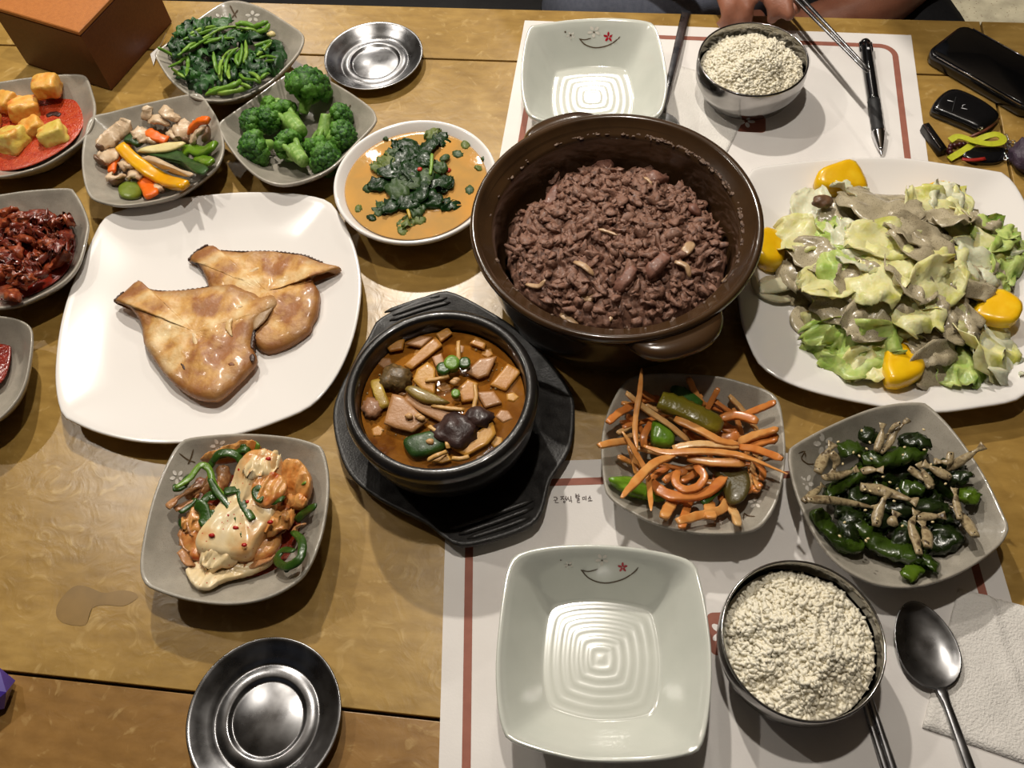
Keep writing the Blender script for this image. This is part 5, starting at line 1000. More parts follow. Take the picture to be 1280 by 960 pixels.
for lab, p, w in (('curved pale onion slice in the middle of the minced meat', [(445, 585), (480, 600, 2), (515, 632)], .0032), ('pale onion slice bent like a hook on the minced meat', [(800, 585), (840, 600, 2), (855, 640)], .003), ('thin pale onion slice near the stone bowl side of the meat', [(275, 665), (320, 672, 2), (345, 650)], .0028), ('glossy round onion piece at the front of the meat', [(465, 715), (490, 710, 1), (512, 720)], .0058),
        ('flat beige onion piece on the minced meat', [(830, 560), (850, 535, 1), (860, 515)], .0055), ('thin pale onion slice at the back of the meat', [(690, 285), (710, 300, 2), (725, 320)], .0018), ('small curled onion piece near the front rim of the meat', [(560, 800), (572, 790, 1), (580, 778)], .002), ('pale onion curl by the outer rim of the meat', [(965, 655), (985, 645, 1), (995, 630)], .0024), ('thin onion shred in the upper middle of the meat', [(530, 470), (560, 478, 1), (600, 492)], .0016), ('long flat piece of onion half buried near the front rim', [(395, 770), (430, 790, 1), (460, 812)], .0034)):
    strip('onion_slice', lab, 'onion slice', 'onion slices in the minced meat', HP, zt_, p, w * .8, .0012, m_on, .004, (.5, .4, .3))
m_mst = food('meat_strip', (112, 74, 62), (136, 94, 78), (92, 58, 48), scale=160, rough=.4)
for lab, p, w in (('longest meat strip standing out near the front of the heap', [(590, 690), (625, 650, 4), (660, 605, 6)], .005), ('meat strip rising beside the hooked onion slice', [(700, 640), (735, 600, 3), (775, 560, 5)], .0055), ('dark meat fold at the top edge of the heap', [(850, 380), (870, 400, 3), (890, 415)], .004), ('meat lump highest at the back of the heap', [(500, 250), (535, 240, 4), (570, 255)], .0075), ('meat fold along the back edge of the heap', [(690, 300), (735, 290, 3), (768, 290)], .006), ('meat strip curling at the shadowed side of the heap', [(350, 390), (370, 350, 3), (390, 320)], .005)):
    strip('meat_strip', lab, 'meat strip', 'larger meat strips in the pot', HP, zt_, p, w, w * .6, m_mst, .003, (.6, .6, .3), rgh=.7)
# ---------------- stew in the stone bowl
zw = Z(420, 380, 4); BZs = BKZ - .018
stew = Flat(BZs)
m_stew = M('stew_broth', (134, 80, 22), (156, 100, 34), (112, 62, 16), scale=40, rough=.08, coat=.4, bump=.25, bscale=160, sss=.1)
tag(mk('stew_broth', fixn(lathe([(0, bc.z + .02), (BR * .80, bc.z + .034), (BR * .855, BZs - .001), (BR * .845, BZs + .0002), (0, BZs)], (bc.x, bc.y, 0), 80)), m_stew), 'orange brown stew broth filling the black stone bowl', 'broth', None, 'stuff')
m_tan = food('stew_radish', (176, 128, 84), (160, 112, 64), scale=60, coat=.5); m_tan2 = food('stew_potato', (190, 134, 56), (176, 116, 42), scale=60, coat=.5); m_yw = food('stew_tofu', (196, 146, 60), (182, 126, 44), scale=60, coat=.5)
SS = [('pinkish tan pentagon slice at the front of the stew', [(240, 600), (262, 520), (282, 450), (332, 462), (400, 530), (460, 588), (385, 645), (300, 625)], .006, .003, m_tan), ('long tan slice beside the dark mushroom', [(335, 482), (385, 422), (450, 455), (520, 495), (630, 555), (540, 602), (430, 548)], .005, .003, m_tan), ('triangular tan slice next to the spring onion', [(648, 345), (720, 278), (806, 265), (762, 360), (712, 378)], .004, .003, m_tan), ('long orange slice in the upper part of the stew', [(340, 312), (420, 235), (500, 165), (535, 210), (460, 270), (378, 332)], .003, .003, m_tan2), ('pale round potato slice in the middle of the stew', [(385, 385), (405, 330), (460, 292), (500, 325), (495, 455), (430, 432)], .005, .003, m_yw), ('yellow flat slice beside the dark mushroom at the near rim', [(570, 720), (680, 660), (785, 590), (802, 650), (760, 705), (650, 765)], .004, .003, m_yw), ('tan slice against the back wall of the stone bowl', [(245, 208), (290, 185), (345, 180), (335, 230), (270, 242)], .004, .003, m_tan2), ('pinkish slice near the back wall of the stone bowl', [(348, 205), (420, 165), (485, 170), (430, 222)], .004, .003, m_tan), ('small browned slice far back in the stew', [(668, 202), (700, 170), (752, 202), (742, 232)], .003, .003, m_tan2), ('brown slice standing at the very back of the stew', [(500, 155), (560, 120), (585, 150), (525, 195)], .003, .004, m_tan2), ('translucent slice right of the stew centre', [(605, 430), (660, 380), (712, 400), (695, 485), (630, 495)], .003, .002, m_tan2), ('dull brown slice half sunk near the mushroom', [(700, 445), (790, 440), (832, 500), (745, 525)], .0015, .002, m_tan), ('glossy wide slice with sparkling bubbles', [(770, 410), (860, 300), (930, 340), (850, 440)], .0015, .002, m_tan2), ('small yellow slice touching the near rim', [(478, 792), (520, 765), (562, 752), (580, 785), (530, 800)], .003, .003, m_yw), ('slice sunk beneath the potato slice', [(480, 270), (530, 250), (545, 300), (500, 320)], .003, .003, m_tan)]
for lab, poly, dz, th, mt in SS:
    chunk_px('stew_slice', lab, 'stew slice', 'vegetable slices in the stew', stew, zw, poly, dz - .0005, .0022, mt, .06, .0003, 44, 5, smooth=1)
for i, (x, y, r) in enumerate(((250, 300, 40), (210, 640, 42), (700, 560, 46), (840, 560, 45), (420, 250, 36), (640, 300, 36), (560, 600, 40), (300, 560, 40), (880, 470, 36), (620, 230, 34), (760, 250, 34), (450, 560, 34), (330, 440, 36), (540, 420, 40), (800, 690, 36))):
    a0 = rng.uniform(0, 6); poly = [(x + r * rng.uniform(.7, 1.2) * math.cos(a0 + k * 1.257), y + r * rng.uniform(.6, 1.0) * math.sin(a0 + k * 1.257)) for k in range(5)]
    chunk_px('stew_slice', 'small brown vegetable piece half sunk in the stew', 'stew slice', 'vegetable slices in the stew', stew, zw, poly, -.0008, .0016, (m_tan, m_tan2, m_yw)[i % 3], .06, .0004, 30, 4, smooth=1)
chunk_px('courgette_slice', 'dark green courgette piece at the near rim of the stew', 'courgette slice', None, stew, zw, [(340, 690), (430, 655), (530, 645), (548, 725), (430, 772), (372, 762)], .003, .005, m_dgrn, .35, .0006, 36)
tag(mk('shiitake_piece', join([blob(P(*zw(598, 635), BZs + .006), (.0165, .014, .008), 3, .35, 2.2, 3), blob(P(*zw(715, 572), BZs + .006), (.0115, .0085, .0065), 3, .35, 2.2, 8)]), food('dark_mushroom', (44, 28, 26), (66, 44, 38), scale=90, rough=.3, coat=.4)), 'lumpy black-brown mushroom piece in the stew', 'mushroom')
tag(mk('clam_meat', blob(P(*zw(298, 370), BZs + .004), (.0125, .0115, .006), 3, .4, 3, 6), food('clam_meat', (112, 88, 48), (86, 68, 38), (134, 104, 60), scale=160, coat=.5)), 'round greenish brown shellfish piece in the stew', 'clam')
tag(mk('clam_meat', blob(P(*zw(182, 520), BZs + .0025), (.008, .009, .005), 3, .3, 3, 16), food('clam_meat_pale', (160, 116, 84), (140, 96, 66), coat=.5)), 'small pinkish shellfish piece near the wall of the stone bowl', 'clam')
for lab, x, y, r in (('bright green spring onion bit in the middle of the stew', 582, 310, 42), ('small green spring onion bit under the enoki stem', 600, 455, 24), ('dark green spring onion piece behind the bright one', 540, 335, 36), ('dark green leaf bit touching the triangular slice', 645, 305, 32)):
    w = r / 4 * .0006; c = P(*zw(x, y), BZs + .007)
    tag(mk('spring_onion_piece', uneven(fixn(lathe([(w * .55, 0), (w, 0), (w * 1.02, w * .7), (w * .95, w), (w * .55, w)], c, 18)), .0005), m_scl if r in (42, 24) else m_sc), lab, 'spring onion', 'spring onion bits in the stew')
m_enk = food('enoki', (204, 160, 92), (186, 138, 70), coat=.5)
for lab, p in (('enoki stem lying on the pale potato slice', [(445, 385), (510, 375, 1), (565, 363)]), ('upright enoki stem behind the spring onion', [(618, 305), (612, 240, 1), (612, 188)]), ('long enoki stem across the middle of the stew', [(478, 508), (560, 522, 1), (642, 530)]), ('curved enoki stem above the dark mushroom', [(688, 530), (700, 460, 1), (694, 400)]), ('enoki stem at the near rim of the stew', [(460, 782), (510, 755, 2), (552, 740)]), ('enoki stem lying along the near rim', [(580, 772), (620, 775, 1), (665, 765)]), ('short enoki stem by the courgette piece', [(550, 680), (558, 705, 1), (562, 722)]), ('enoki stem under the tan slice', [(465, 610), (490, 630, 1), (515, 640)])):
    strip('enoki_stem', lab, 'enoki', 'enoki stems in the stew', stew, zw, p, .0016, .0015, m_enk, .0075, (.8, 1.0, .1))
strip('cabbage_strip', 'yellowish cabbage strip beside the shellfish piece', 'cabbage strip', None, stew, zw, [(195, 380), (215, 440, 2), (245, 520)], .0045, .0015, food('stew_cabbage', (180, 150, 58), (160, 128, 44), coat=.5), .004)
chunk_px('cabbage_strip', 'olive cabbage strip crossing the centre of the stew', 'cabbage strip', None, stew, zw, [(345, 430), (390, 415), (480, 450), (540, 480), (570, 500), (500, 505), (420, 490)], .008, .003, food('stew_cabbage_olive', (140, 116, 46), (120, 98, 36), coat=.5), .3)
for i, (x, y) in enumerate(((412, 560), (470, 688), (590, 390), (425, 570), (365, 560), (600, 380))):
    tag(mk('bean_bit', blob(P(*zw(x, y), BZs + .010), (.0032, .0024, .0018), 2, .3, 2, i), food('bean_bit', (206, 164, 110), (180, 130, 80))), 'tiny pale bean bit floating on the stew', 'bean bit', 'bean bits on the stew')
bub = M('broth_bubble', (232, 210, 160), rough=.05, trans=.6)
bb = []
for k in range(46):
    x, y = (rng.uniform(760, 900), rng.uniform(320, 430)) if k < 20 else (rng.uniform(150, 880), rng.uniform(170, 720))
    r = rng.uniform(.0006, .0013); bb.append(blob(P(*zw(x, y), BZs + .0006), (r, r, r), 1, 0))
tag(mk('broth_bubbles', join(bb), bub), 'small bubbles floating on the stew', 'bubbles', None, 'stuff')
# ---------------- boiled rice
m_rice = food('boiled_rice', (242, 236, 217), (238, 230, 207), scale=30, rough=.35, coat=.2, bump=.05, sss=.0)
def rice(c, r, h, bump_at, label, seed, cnt):
    rr = random.Random(seed); vs, fs = [], []; n = 48; parts = []
    def hz(x, y):
        q = math.hypot(x, y) / r
        return .034 + h * (1 - q ** 2.2) + (.0085 * noise.noise(Vector((x * 48 + seed, y * 48, 0)))) * (1 - .5 * q) + .0028 * noise.noise(Vector((x * 150, y * 150, seed)))
    rings = 16
    for k in range(rings + 1):
        q = 1 - k / rings
        for i in range(n):
            a = 2 * math.pi * i / n; x, y = r * q * math.cos(a), r * q * math.sin(a); vs.append(Vector((c.x + x, c.y + y, hz(x, y) - .0009)))
    for k in range(rings):
        for i in range(n): fs.append((k * n + i, k * n + (i + 1) % n, (k + 1) * n + (i + 1) % n, (k + 1) * n + i))
    parts.append((vs, fs)); v0, f0 = ico(1)
    for k in range(cnt):
        q = math.sqrt(rr.random()) * .965; a = rr.uniform(0, 6.283); x, y = r * q * math.cos(a), r * q * math.sin(a)
        m = rotm(rr.uniform(-.5, .5), rr.uniform(-.7, .7), rr.uniform(0, 6.3)); ln = rr.uniform(.0027, .0034); b = ln * .47; ctr = Vector((c.x + x, c.y + y, hz(x, y) + rr.uniform(-.0009, .0016)))
        parts.append(([ctr + m @ Vector((v.x * ln, v.y * b, v.z * b * .9)) for v in v0], f0))
    tag(mk('boiled_rice', join(parts), m_rice), label, 'rice', None, 'stuff')
rice(RBf[0], RBf[1] * .935, .018, 0, 'mound of white boiled rice in the far steel bowl', 3, 2100)
rice(RBn[0], RBn[1] * .935, .014, 0, 'mound of white boiled rice in the near steel bowl', 8, 2400)
# ================================================================ cutlery, napkins, small things
def spoon(tip, d, z0, z1, label, L_=0.205):
    """tip of the bowl, unit direction towards the handle end; z of the bowl floor and of the handle end"""
    d = Vector((d.x, d.y, 0)).normalized(); s = Vector((-d.y, d.x, 0)); bl, bw = .062, .0215
    r = root('soup_spoon', (tip.x, tip.y, 0), label, 'spoon', 'stainless steel spoons'); n = 40; vs, fs = [], []
    def rim(k): 
        t = 2 * math.pi * k / n; x = bl / 2 * (1 - math.cos(t)); y = bw * math.sin(t) * (1 - .16 * math.cos(t)); return x, y
    for (k, dz) in ((1.0, .0068), (.96, .0066), (.85, .0048), (.65, .0026), (.4, .0012), (.15, .0009)):
        for i in range(n):
            x, y = rim(i); p = tip + d * (bl / 2 + (x - bl / 2) * k) + s * y * k; vs.append(Vector((p.x, p.y, z0 + dz)))
    for (k, dz) in ((.15, 0.0), (.4, .0002), (.65, .0014), (.88, .0040), (1.0, .0060)):
        for i in range(n):
            x, y = rim(i); p = tip + d * (bl / 2 + (x - bl / 2) * k) + s * y * k; vs.append(Vector((p.x, p.y, z0 + dz)))
    m = len(vs) // n
    for k in range(m):
        for i in range(n):
            k2 = (k + 1) % m
            if k == 5: continue
            fs.append((k * n + i, k2 * n + i, k2 * n + (i + 1) % n, k * n + (i + 1) % n))
    fs += [tuple(5 * n + i for i in range(n)), tuple(6 * n + i for i in range(n))[::-1]]
    mk('spoon_bowl', fixn((vs, fs)), steel_d, r)
    pts = []
    for k in range(9):
        t = k / 8; p = tip + d * (bl * .985 + (L_ - bl) * t); pts.append(Vector((p.x, p.y, z0 + .0062 * (1 - t) + (z1 - z0) * t + .004 * math.sin(math.pi * t))))
    mk('spoon_handle', sweep(catmull(pts, 4), circ(10, 1, 1, 3), lambda t: (.0026 + .0025 * t + (.0012 if t < .05 else 0), .0012)), steel_d, r)
NAPZ = .0035
t0 = P(1138, 752, .006); d0 = P(1212, 962, .008) - t0
# soft paper napkins
m_nap = M('napkin_paper', (238, 234, 228), (228, 224, 218), scale=30, rough=.9, bump=.9, bscale=650, bdist=.0012, spec=.1)
def napkin(a, b, c, d, z0, th, label, fold):
    vs, fs = [], []; n = 22
    for j in range(n + 1):
        for i in range(n + 1):
            u, v = i / n, j / n; p = (a * (1 - u) + b * u) * (1 - v) + (d * (1 - u) + c * u) * v
            e = min(u, 1 - u, v, 1 - v); h = z0 + th * min(1, .55 + e * 12) + .0009 * noise.noise(Vector((p.x * 55, p.y * 55, 2))) * min(1, e * 8)
            h += fold * .0016 * math.exp(-((u * .7 + v * .5 - .75) / .035) ** 2) - fold * .0008 * math.exp(-((u * .7 + v * .5 - .82) / .03) ** 2)
            vs.append(Vector((p.x, p.y, h)))
    k = (n + 1) ** 2
    for v in vs[:]: vs.append(Vector((v.x, v.y, z0)))
    for j in range(n):
        for i in range(n):
            q = j * (n + 1) + i; fs += [(q, q + 1, q + n + 2, q + n + 1), (k + q, k + q + n + 1, k + q + n + 2, k + q + 1)]
    rg = [i for i in range(n + 1)] + [j * (n + 1) + n for j in range(1, n + 1)] + [n * (n + 1) + i for i in range(n - 1, -1, -1)] + [j * (n + 1) for j in range(n - 1, 0, -1)]
    for q, w in zip(rg, rg[1:] + rg[:1]): fs.append((w, q, k + q, k + w))
    tag(mk('paper_napkin', fixn((vs, fs)), m_nap), label, 'napkin')
napkin(P(1152, 910), P(1300, 962), P(1300, 764), P(1197, 736), PAPER_Z + .0002, .0024, 'folded white embossed paper napkin under the spoon handle', 1)
napkin(P(893, 224), P(948, 112), P(852, 84), P(806, 190), PAPER_Z + .0002, .0008, 'thin white paper napkin lying between the pot and the far rice bowl', 0)
spoon(t0, d0, .0012, .0045, 'stainless spoon with its bowl beside the near rice bowl and its handle on the napkin', .215)
e1 = P(858, 13, .003); dd = P(826, 150, .003) - e1; spoon(e1 + dd.normalized() * .228, -dd, .0012, .0022, 'stainless spoon with its handle pointing to the far table edge beside the square bowl', .228)
def chopstick(a, b, label, group, w=.0026):
    pts = [a.lerp(b, k / 10) for k in range(11)]
    return tag(mk('chopstick', sweep(pts, circ(8, 1, 1, 3), lambda t: (w * (1 - .5 * t), w * .72 * (1 - .45 * t))), steel_d), label, 'chopstick', group)
for off, lab in ((0, 'flat steel chopstick lying by the near rice bowl, closer to the spoon'), (-9, 'flat steel chopstick lying by the near rice bowl, further from the spoon')):
    chopstick(P(1124 + off, 985, PAPER_Z + .003), P(1083 + off, 858, PAPER_Z + .003), lab, 'chopsticks by the near rice bowl', .0032)
tipc = P(1084, 90, .052); mid = P(995, 0, .041); dv = (mid - tipc).normalized()
chopstick(tipc + dv * .215, tipc, 'steel chopstick held by the person, with its tip over the pen', 'chopsticks held over the far placemat', .0025)
sd = Vector((0, 0, 1)).cross(dv).normalized()
chopstick(tipc + dv * .217 - sd * .0072 + Vector((0, 0, .002)), tipc - sd * .001 + Vector((0, 0, .0026)), 'second steel chopstick held by the person, alongside the first', 'chopsticks held over the far placemat', .0025)
# ---------------- pen
m_blk = M('black_plastic', (14, 14, 16), rough=.22, coat=.3); m_rub = M('black_rubber', (24, 24, 26), rough=.6, bump=.2, bscale=900); m_chr = M('chrome', (200, 200, 204), rough=.1, metal=1.0)
pa, pb = P(1081, 52, .007), P(1102, 193, .0055); pv = pb - pa; L_ = pv.length; pv.normalize()
pen = root('pen', (pa.x, pa.y, 0), 'black multi-colour ballpoint pen with metal tip on the far placemat', 'pen')
def rod(name, t0, t1, prof, mat, par, n=14):
    pts = [pa + pv * (L_ * (t0 + (t1 - t0) * i / 14)) for i in range(15)]
    mk(name, sweep(pts, circ(n), lambda t: (prof(t), prof(t))), mat, par)
rod('barrel', .03, .56, lambda t: .0056 + .0004 * math.sin(t * 3), m_blk, pen); rod('grip', .55, .82, lambda t: .0062 - .0004 * t + .0002 * math.sin(t * 60), m_rub, pen)
rod('metal_cone', .82, .97, lambda t: .0055 * (1 - t) ** .7 + .0013, m_chr, pen); rod('writing_tip', .965, 1.0, lambda t: .0012 - .0007 * t, m_chr, pen)
rod('cap', 0.0, .045, lambda t: .0046 + .0012 * math.sin(t * math.pi), m_blk, pen)
ps = Vector((-pv.y, pv.x, 0)).normalized()
for k in (-1, 0, 1):
    c = pa + pv * (L_ * .02) + ps * .0052 * k + Vector((0, 0, .004 if k == 0 else .001)); mk('colour_slider', sweep([c, c + pv * .012], circ(8, 1, 1, 4), (.0016, .0016)), m_blk, pen)
mk('clip', sweep(catmull([pa + pv * (L_ * .05) - ps * .004 + Vector((0, 0, .005)), pa + pv * (L_ * .2) - ps * .0052 + Vector((0, 0, .0055)), pa + pv * (L_ * .3) - ps * .0052 + Vector((0, 0, .004))], 4), circ(8, 1, 1, 4), (.0018, .001)), m_blk, pen)
c = pa + pv * (L_ * .10) + Vector((0, 0, .0061)); mk('white_mark', sweep([c, c + pv * .003], RECT, (.0012, .0002)), M('white_print', (210, 210, 214), rough=.5), pen, smooth=False)
# ---------------- phone
m_glass = M('phone_glass', (8, 9, 12), rough=.1, coat=.5)
A_, B_ = P(1159, 63, .015), P(1205, 28, .015); u = (P(1279, 132, .015) - A_); u.z = 0; u.normalize(); v = (B_ - A_); v.z = 0; wd = (B_ - A_).length; v = (v - u * v.dot(u)).normalized()
ph = root('mobile_phone', (A_.x, A_.y, 0), 'black mobile phone lying at the table corner behind the car key', 'phone')
def rrect(l0, l1, w0, w1, rd, z, n=5):
    o = []
    for (cx, cy, a0) in ((l1 - rd, w1 - rd, 0), (l0 + rd, w1 - rd, 90), (l0 + rd, w0 + rd, 180), (l1 - rd, w0 + rd, 270)):
        for k in range(n):
            t = math.radians(a0 + 90 * k / (n - 1)); p = A_ + u * (cx + rd * math.cos(t)) + v * (cy + rd * math.sin(t)); o.append(Vector((p.x, p.y, z)))
    return o
def loftrings(rings):
    n = len(rings[0]); vs = [p for r in rings for p in r]; fs = [tuple(range(n))[::-1], tuple((len(rings) - 1) * n + i for i in range(n))]
    for k in range(len(rings) - 1):
        for i in range(n): fs.append((k * n + i, k * n + (i + 1) % n, (k + 1) * n + (i + 1) % n, (k + 1) * n + i))
    return fixn((vs, fs))
mk('body', loftrings([rrect(.002, .118, .002, wd - .002, .008, .0), rrect(0, .12, 0, wd, .01, .003), rrect(0, .12, 0, wd, .01, .0125), rrect(.001, .119, .001, wd - .001, .01, .0138)]), m_blk, ph)
mk('screen', loftrings([rrect(.002, .118, .002, wd - .002, .009, .0139), rrect(.003, .117, .003, wd - .003, .009, .0148)]), m_glass, ph)
for y in (.0006, wd - .0006):
    mk('chrome_edge', sweep([A_ + u * .012 + v * y - Vector((0, 0, .0010)), A_ + u * .11 + v * y - Vector((0, 0, .0010))], circ(8), (.0007, .0007)), m_chr, ph)
mk('home_button', sweep([A_ + u * .104 + v * wd * .35 + Vector((0, 0, .0001)), A_ + u * .104 + v * wd * .65 + Vector((0, 0, .0001))], circ(8, 1, 1, 4), (.003, .0003)), m_blk, ph)
# ---------------- car key and trinkets
zv = Z(1130, 100, 8)
def pk(x, y, z): return P(*zv(x, y), z)
key = root('car_key', pk(580, 320, 0), 'black oval car key remote with two white button marks', 'car key')
ol = resample(catmull([pk(x, y, .001) for x, y in [(252, 330), (300, 240), (400, 165), (490, 150), (600, 185), (740, 255), (870, 345), (925, 415), (890, 470), (800, 530), (740, 560), (600, 500), (420, 425), (290, 370)]], 5, True), 60)
vf, _ = patty(ol, .010, 6, .12, 0); mk('case', fixn(vf), m_blk, key)
m_wp = M('white_print', (210, 210, 214), rough=.5)
for (x, y) in ((465, 208), (605, 285)):
    mk('button_symbol', sweep([pk(x - 30, y - 6, .0127), pk(x + 30, y + 8, .0127)], circ(8, 1, 1, 2.5), taper(.0014, .0002, .3, .3, .5)), m_wp, key)
mk('button_symbol', sweep(catmull([pk(612, 245, .0127), pk(588, 252, .0127), pk(585, 268, .0127)], 4), circ(6), (.0003, .0002)), m_wp, key)
mk('button_groove', sweep([pk(520, 170, .0124), pk(480, 320, .0124)], circ(6), (.0005, .0003)), m_rub, key)
mk('key_ring', sweep(catmull([pk(760, 470, .012), pk(790, 480, .013), pk(760, 500, .010), pk(740, 480, .012)], 4), circ(6), (.0007, .0007)), m_chr, key)
tag(mk('cord', sweep(catmull([pk(945, 385, .004), pk(880, 450, .006), pk(800, 510, .007), pk(720, 545, .006), pk(660, 570, .003)], 5), circ(8), (.0016, .0013)), food('brown_cord', (120, 66, 44), (90, 48, 34))), 'thin brown cord tied to the car key', 'cord')
tg = root('metal_charm', pk(290, 560, 0), 'small dark metal bar charm beside the edge of the far placemat', 'charm')
mk('bar', sweep([pk(205, 470, .006), pk(385, 720, .006)], circ(8, 1, 1, 5), (.0040, .0052)), M('dark_metal', (46, 44, 44), rough=.3, metal=.8), tg)
mk('bright_face', sweep([pk(205, 440, .0112), pk(375, 672, .0112)], circ(8, 1, 1, 5), taper(.0020, .0005, .7, .7, .1)), m_chr, tg)
for k, (x, y) in enumerate(((425, 705), (460, 690), (470, 660), (465, 725), (510, 655), (560, 645), (600, 640))):
    tag(mk('bead', blob(pk(x, y, .003), (.0028, .0026, .0026), 2, .1), food('dark_red_bead', (74, 22, 26), (50, 16, 20))), 'small dark red bead on the charm string', 'bead', 'dark red beads on the charm string')
rb = catmull([pk(458, 605, .004), pk(545, 565, .006), pk(700, 610, .009), pk(850, 640, .010), pk(960, 628, .010), pk(990, 585, .010), pk(930, 545, .010), pk(850, 555, .009), pk(740, 600, .0065), pk(620, 690, .005), pk(450, 790, .003)], 6)
tag(mk('ribbon', sweep(rb, RECT, (.0034, .0004)), M('yellow_ribbon', (186, 190, 30), (170, 172, 24), scale=200, rough=.6, bump=.2, bscale=1200), smooth=False), 'looped yellow-green ribbon lying across the keys', 'ribbon')
k2 = root('key_case', pk(830, 760, 0), 'dark key case with a red stripe lying under the yellow ribbon', 'key case')
ol = resample(catmull([pk(x, y, .001) for x, y in [(560, 760), (660, 700), (820, 690), (960, 690), (1010, 740), (960, 830), (820, 850), (660, 830)]], 5, True), 48)
vf, _ = patty(ol, .004, 6, .3, 0); mk('case', fixn(vf), m_blk, k2)
mk('red_stripe', sweep(catmull([pk(580, 790, .0052), pk(690, 800, .0063), pk(815, 785, .006)], 4), RECT, (.0018, .0004)), M('red_plastic', (150, 34, 26), rough=.4), k2)
for k, (x, y) in enumerate(((1010, 560), (1020, 590), (1035, 620), (1015, 645), (1050, 650), (1020, 680), (1060, 690), (1085, 620), (1030, 740), (1045, 765), (1020, 785))):
    c = pk(x, y, .004); pts = [c + Vector((.0022 * math.cos(t), .0022 * math.sin(t), .0008 * math.sin(t * 2 + k))) for t in [2 * math.pi * j / 10 for j in range(11)]]
    tag(mk('chain_link', sweep(pts, circ(6), (.0006, .0006), caps=False), m_chr), 'tiny silver chain link beside the yellow ribbon', 'chain link', 'silver chain links by the ribbon')
tag(mk('pouch', fixn(blob(pk(1230, 760, .010), (.014, .020, .010), 3, .35, 2.4, 4)), M('purple_black_fabric', (46, 34, 48), (64, 48, 66), scale=160, rough=.5, bump=.4)), 'dark purple fabric pouch cut off by the photo edge near the keys', 'pouch')
# ---------------- brown box with paper scrap
m_lid_lit = M('brown_leatherette_lit', (182, 114, 56), (170, 104, 50), scale=300, rough=.4, bump=.15, bscale=900)  # box leatherette with the lamplight on the lid painted in as lighter orange
m_box = M('brown_leatherette_shaded', (104, 54, 28), (92, 46, 24), scale=300, rough=.42, bump=.15, bscale=900)  # same leatherette, shade of the box sides painted in as darker brown
C0, C1, C2 = P(140, 114), P(35, 81), P(216, 28); du, dv2 = (C1 - C0).normalized(), (C2 - C0).normalized(); BW, BH = .1195, .078
bx = root('table_box', (C0 + (C1 - C0) * .5 + (C2 - C0) * .5), 'square brown box with an orange-lit lid at the table corner behind the radish cubes', 'box')
def boxp(i, z): return [Vector((q.x, q.y, z)) for q in (C0 + du * i + dv2 * i, C0 + du * (BW - i) + dv2 * i, C0 + du * (BW - i) + dv2 * (BW - i), C0 + du * i + dv2 * (BW - i))]
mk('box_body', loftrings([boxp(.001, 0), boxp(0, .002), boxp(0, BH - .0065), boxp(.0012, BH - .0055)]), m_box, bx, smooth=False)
mk('box_lid', loftrings([boxp(.0012, BH - .0050), boxp(-.0006, BH - .0042), boxp(-.0006, BH - .0008), boxp(.0004, BH)]), m_lid_lit, bx, smooth=False)
scr = [P(188, 68, .001), P(192, 82, .0012), P(198, 62, .004), P(208, 41, .006), P(203, 55, .001)]
tag(mk('paper_scrap', (scr + [q + Vector((0, 0, .0006)) for q in scr], [(0, 1, 2, 4), (4, 2, 3), (5, 9, 7, 6), (9, 8, 7), (0, 5, 6, 1), (1, 6, 7, 2), (2, 7, 8, 3), (3, 8, 9, 4), (4, 9, 5, 0)]), m_nap, smooth=False), 'torn white paper scrap sticking out between the brown box and the greens', 'paper scrap')
v0, f0 = ico(1); pc0 = P(-17, 863, .012)
tag(mk('faceted_wrapper', ([pc0 + Vector((v.x * .021, v.y * .019, v.z * .012)) for v in v0], f0), M('purple_foil', (58, 42, 128), (74, 54, 150), scale=40, rough=.2, coat=.5), smooth=False), 'shiny purple faceted wrapper cut off at the photo edge over the board joint', 'wrapper')
zst = Z(0, 720, 4)
stn = [P(*zst(x, y)) for x, y in [(285, 150), (320, 95), (380, 48), (450, 58), (520, 85), (600, 72), (665, 80), (690, 108), (620, 150), (540, 145), (470, 155), (445, 200), (425, 246), (330, 240), (285, 205)]]
flat('water_stain', resample(catmull(stn, 4, True), 60), M('stain', (142, 112, 62), (128, 101, 56), scale=60, rough=.3), table, .00025)

# ================================================================ seat, person and the room beyond
m_seat = M('black_leatherette', (20, 18, 18), (26, 24, 24), scale=60, rough=.5, bump=.1, bscale=300)
bench = root('bench', (-.35, 1.3, -.74), 'black upholstered bench on the far side of the table', 'bench')
def bxs(x0, x1, y0, y1, z0, z1, b): 
    def r(i, z): return [Vector((x0 + i, y0 + i, z)), Vector((x1 - i, y0 + i, z)), Vector((x1 - i, y1 - i, z)), Vector((x0 + i, y1 - i, z))]
    return loftrings([r(b, z0), r(0, z0 + b), r(0, z1 - b), r(b * .3, z1 - b * .3), r(b, z1)])
mk('seat_cushion', bxs(-1.6, .36, 1.0, 1.52, -.40, -.29, .012), m_seat, bench); mk('base', bxs(-1.58, .34, 1.04, 1.5, -.74, -.40, .003), m_seat, bench, smooth=False); mk('backrest', bxs(-1.6, .36, 1.5, 1.6, -.29, .2, .012), m_seat, bench)
m_skin = M('skin', (150, 96, 74), (166, 110, 86), scale=60, rough=.45, bump=.15, bscale=700, sss=.15); m_shirt = M('grey_blue_cotton', (118, 124, 142), (132, 138, 156), scale=200, rough=.85, bump=.3, bscale=900); m_trou = M('black_cotton', (20, 20, 24), (28, 28, 32), scale=200, rough=.85, bump=.2, bscale=800); m_hair = M('black_hair', (18, 15, 14), (30, 26, 24), scale=200, rough=.5, bump=.5, bscale=900)
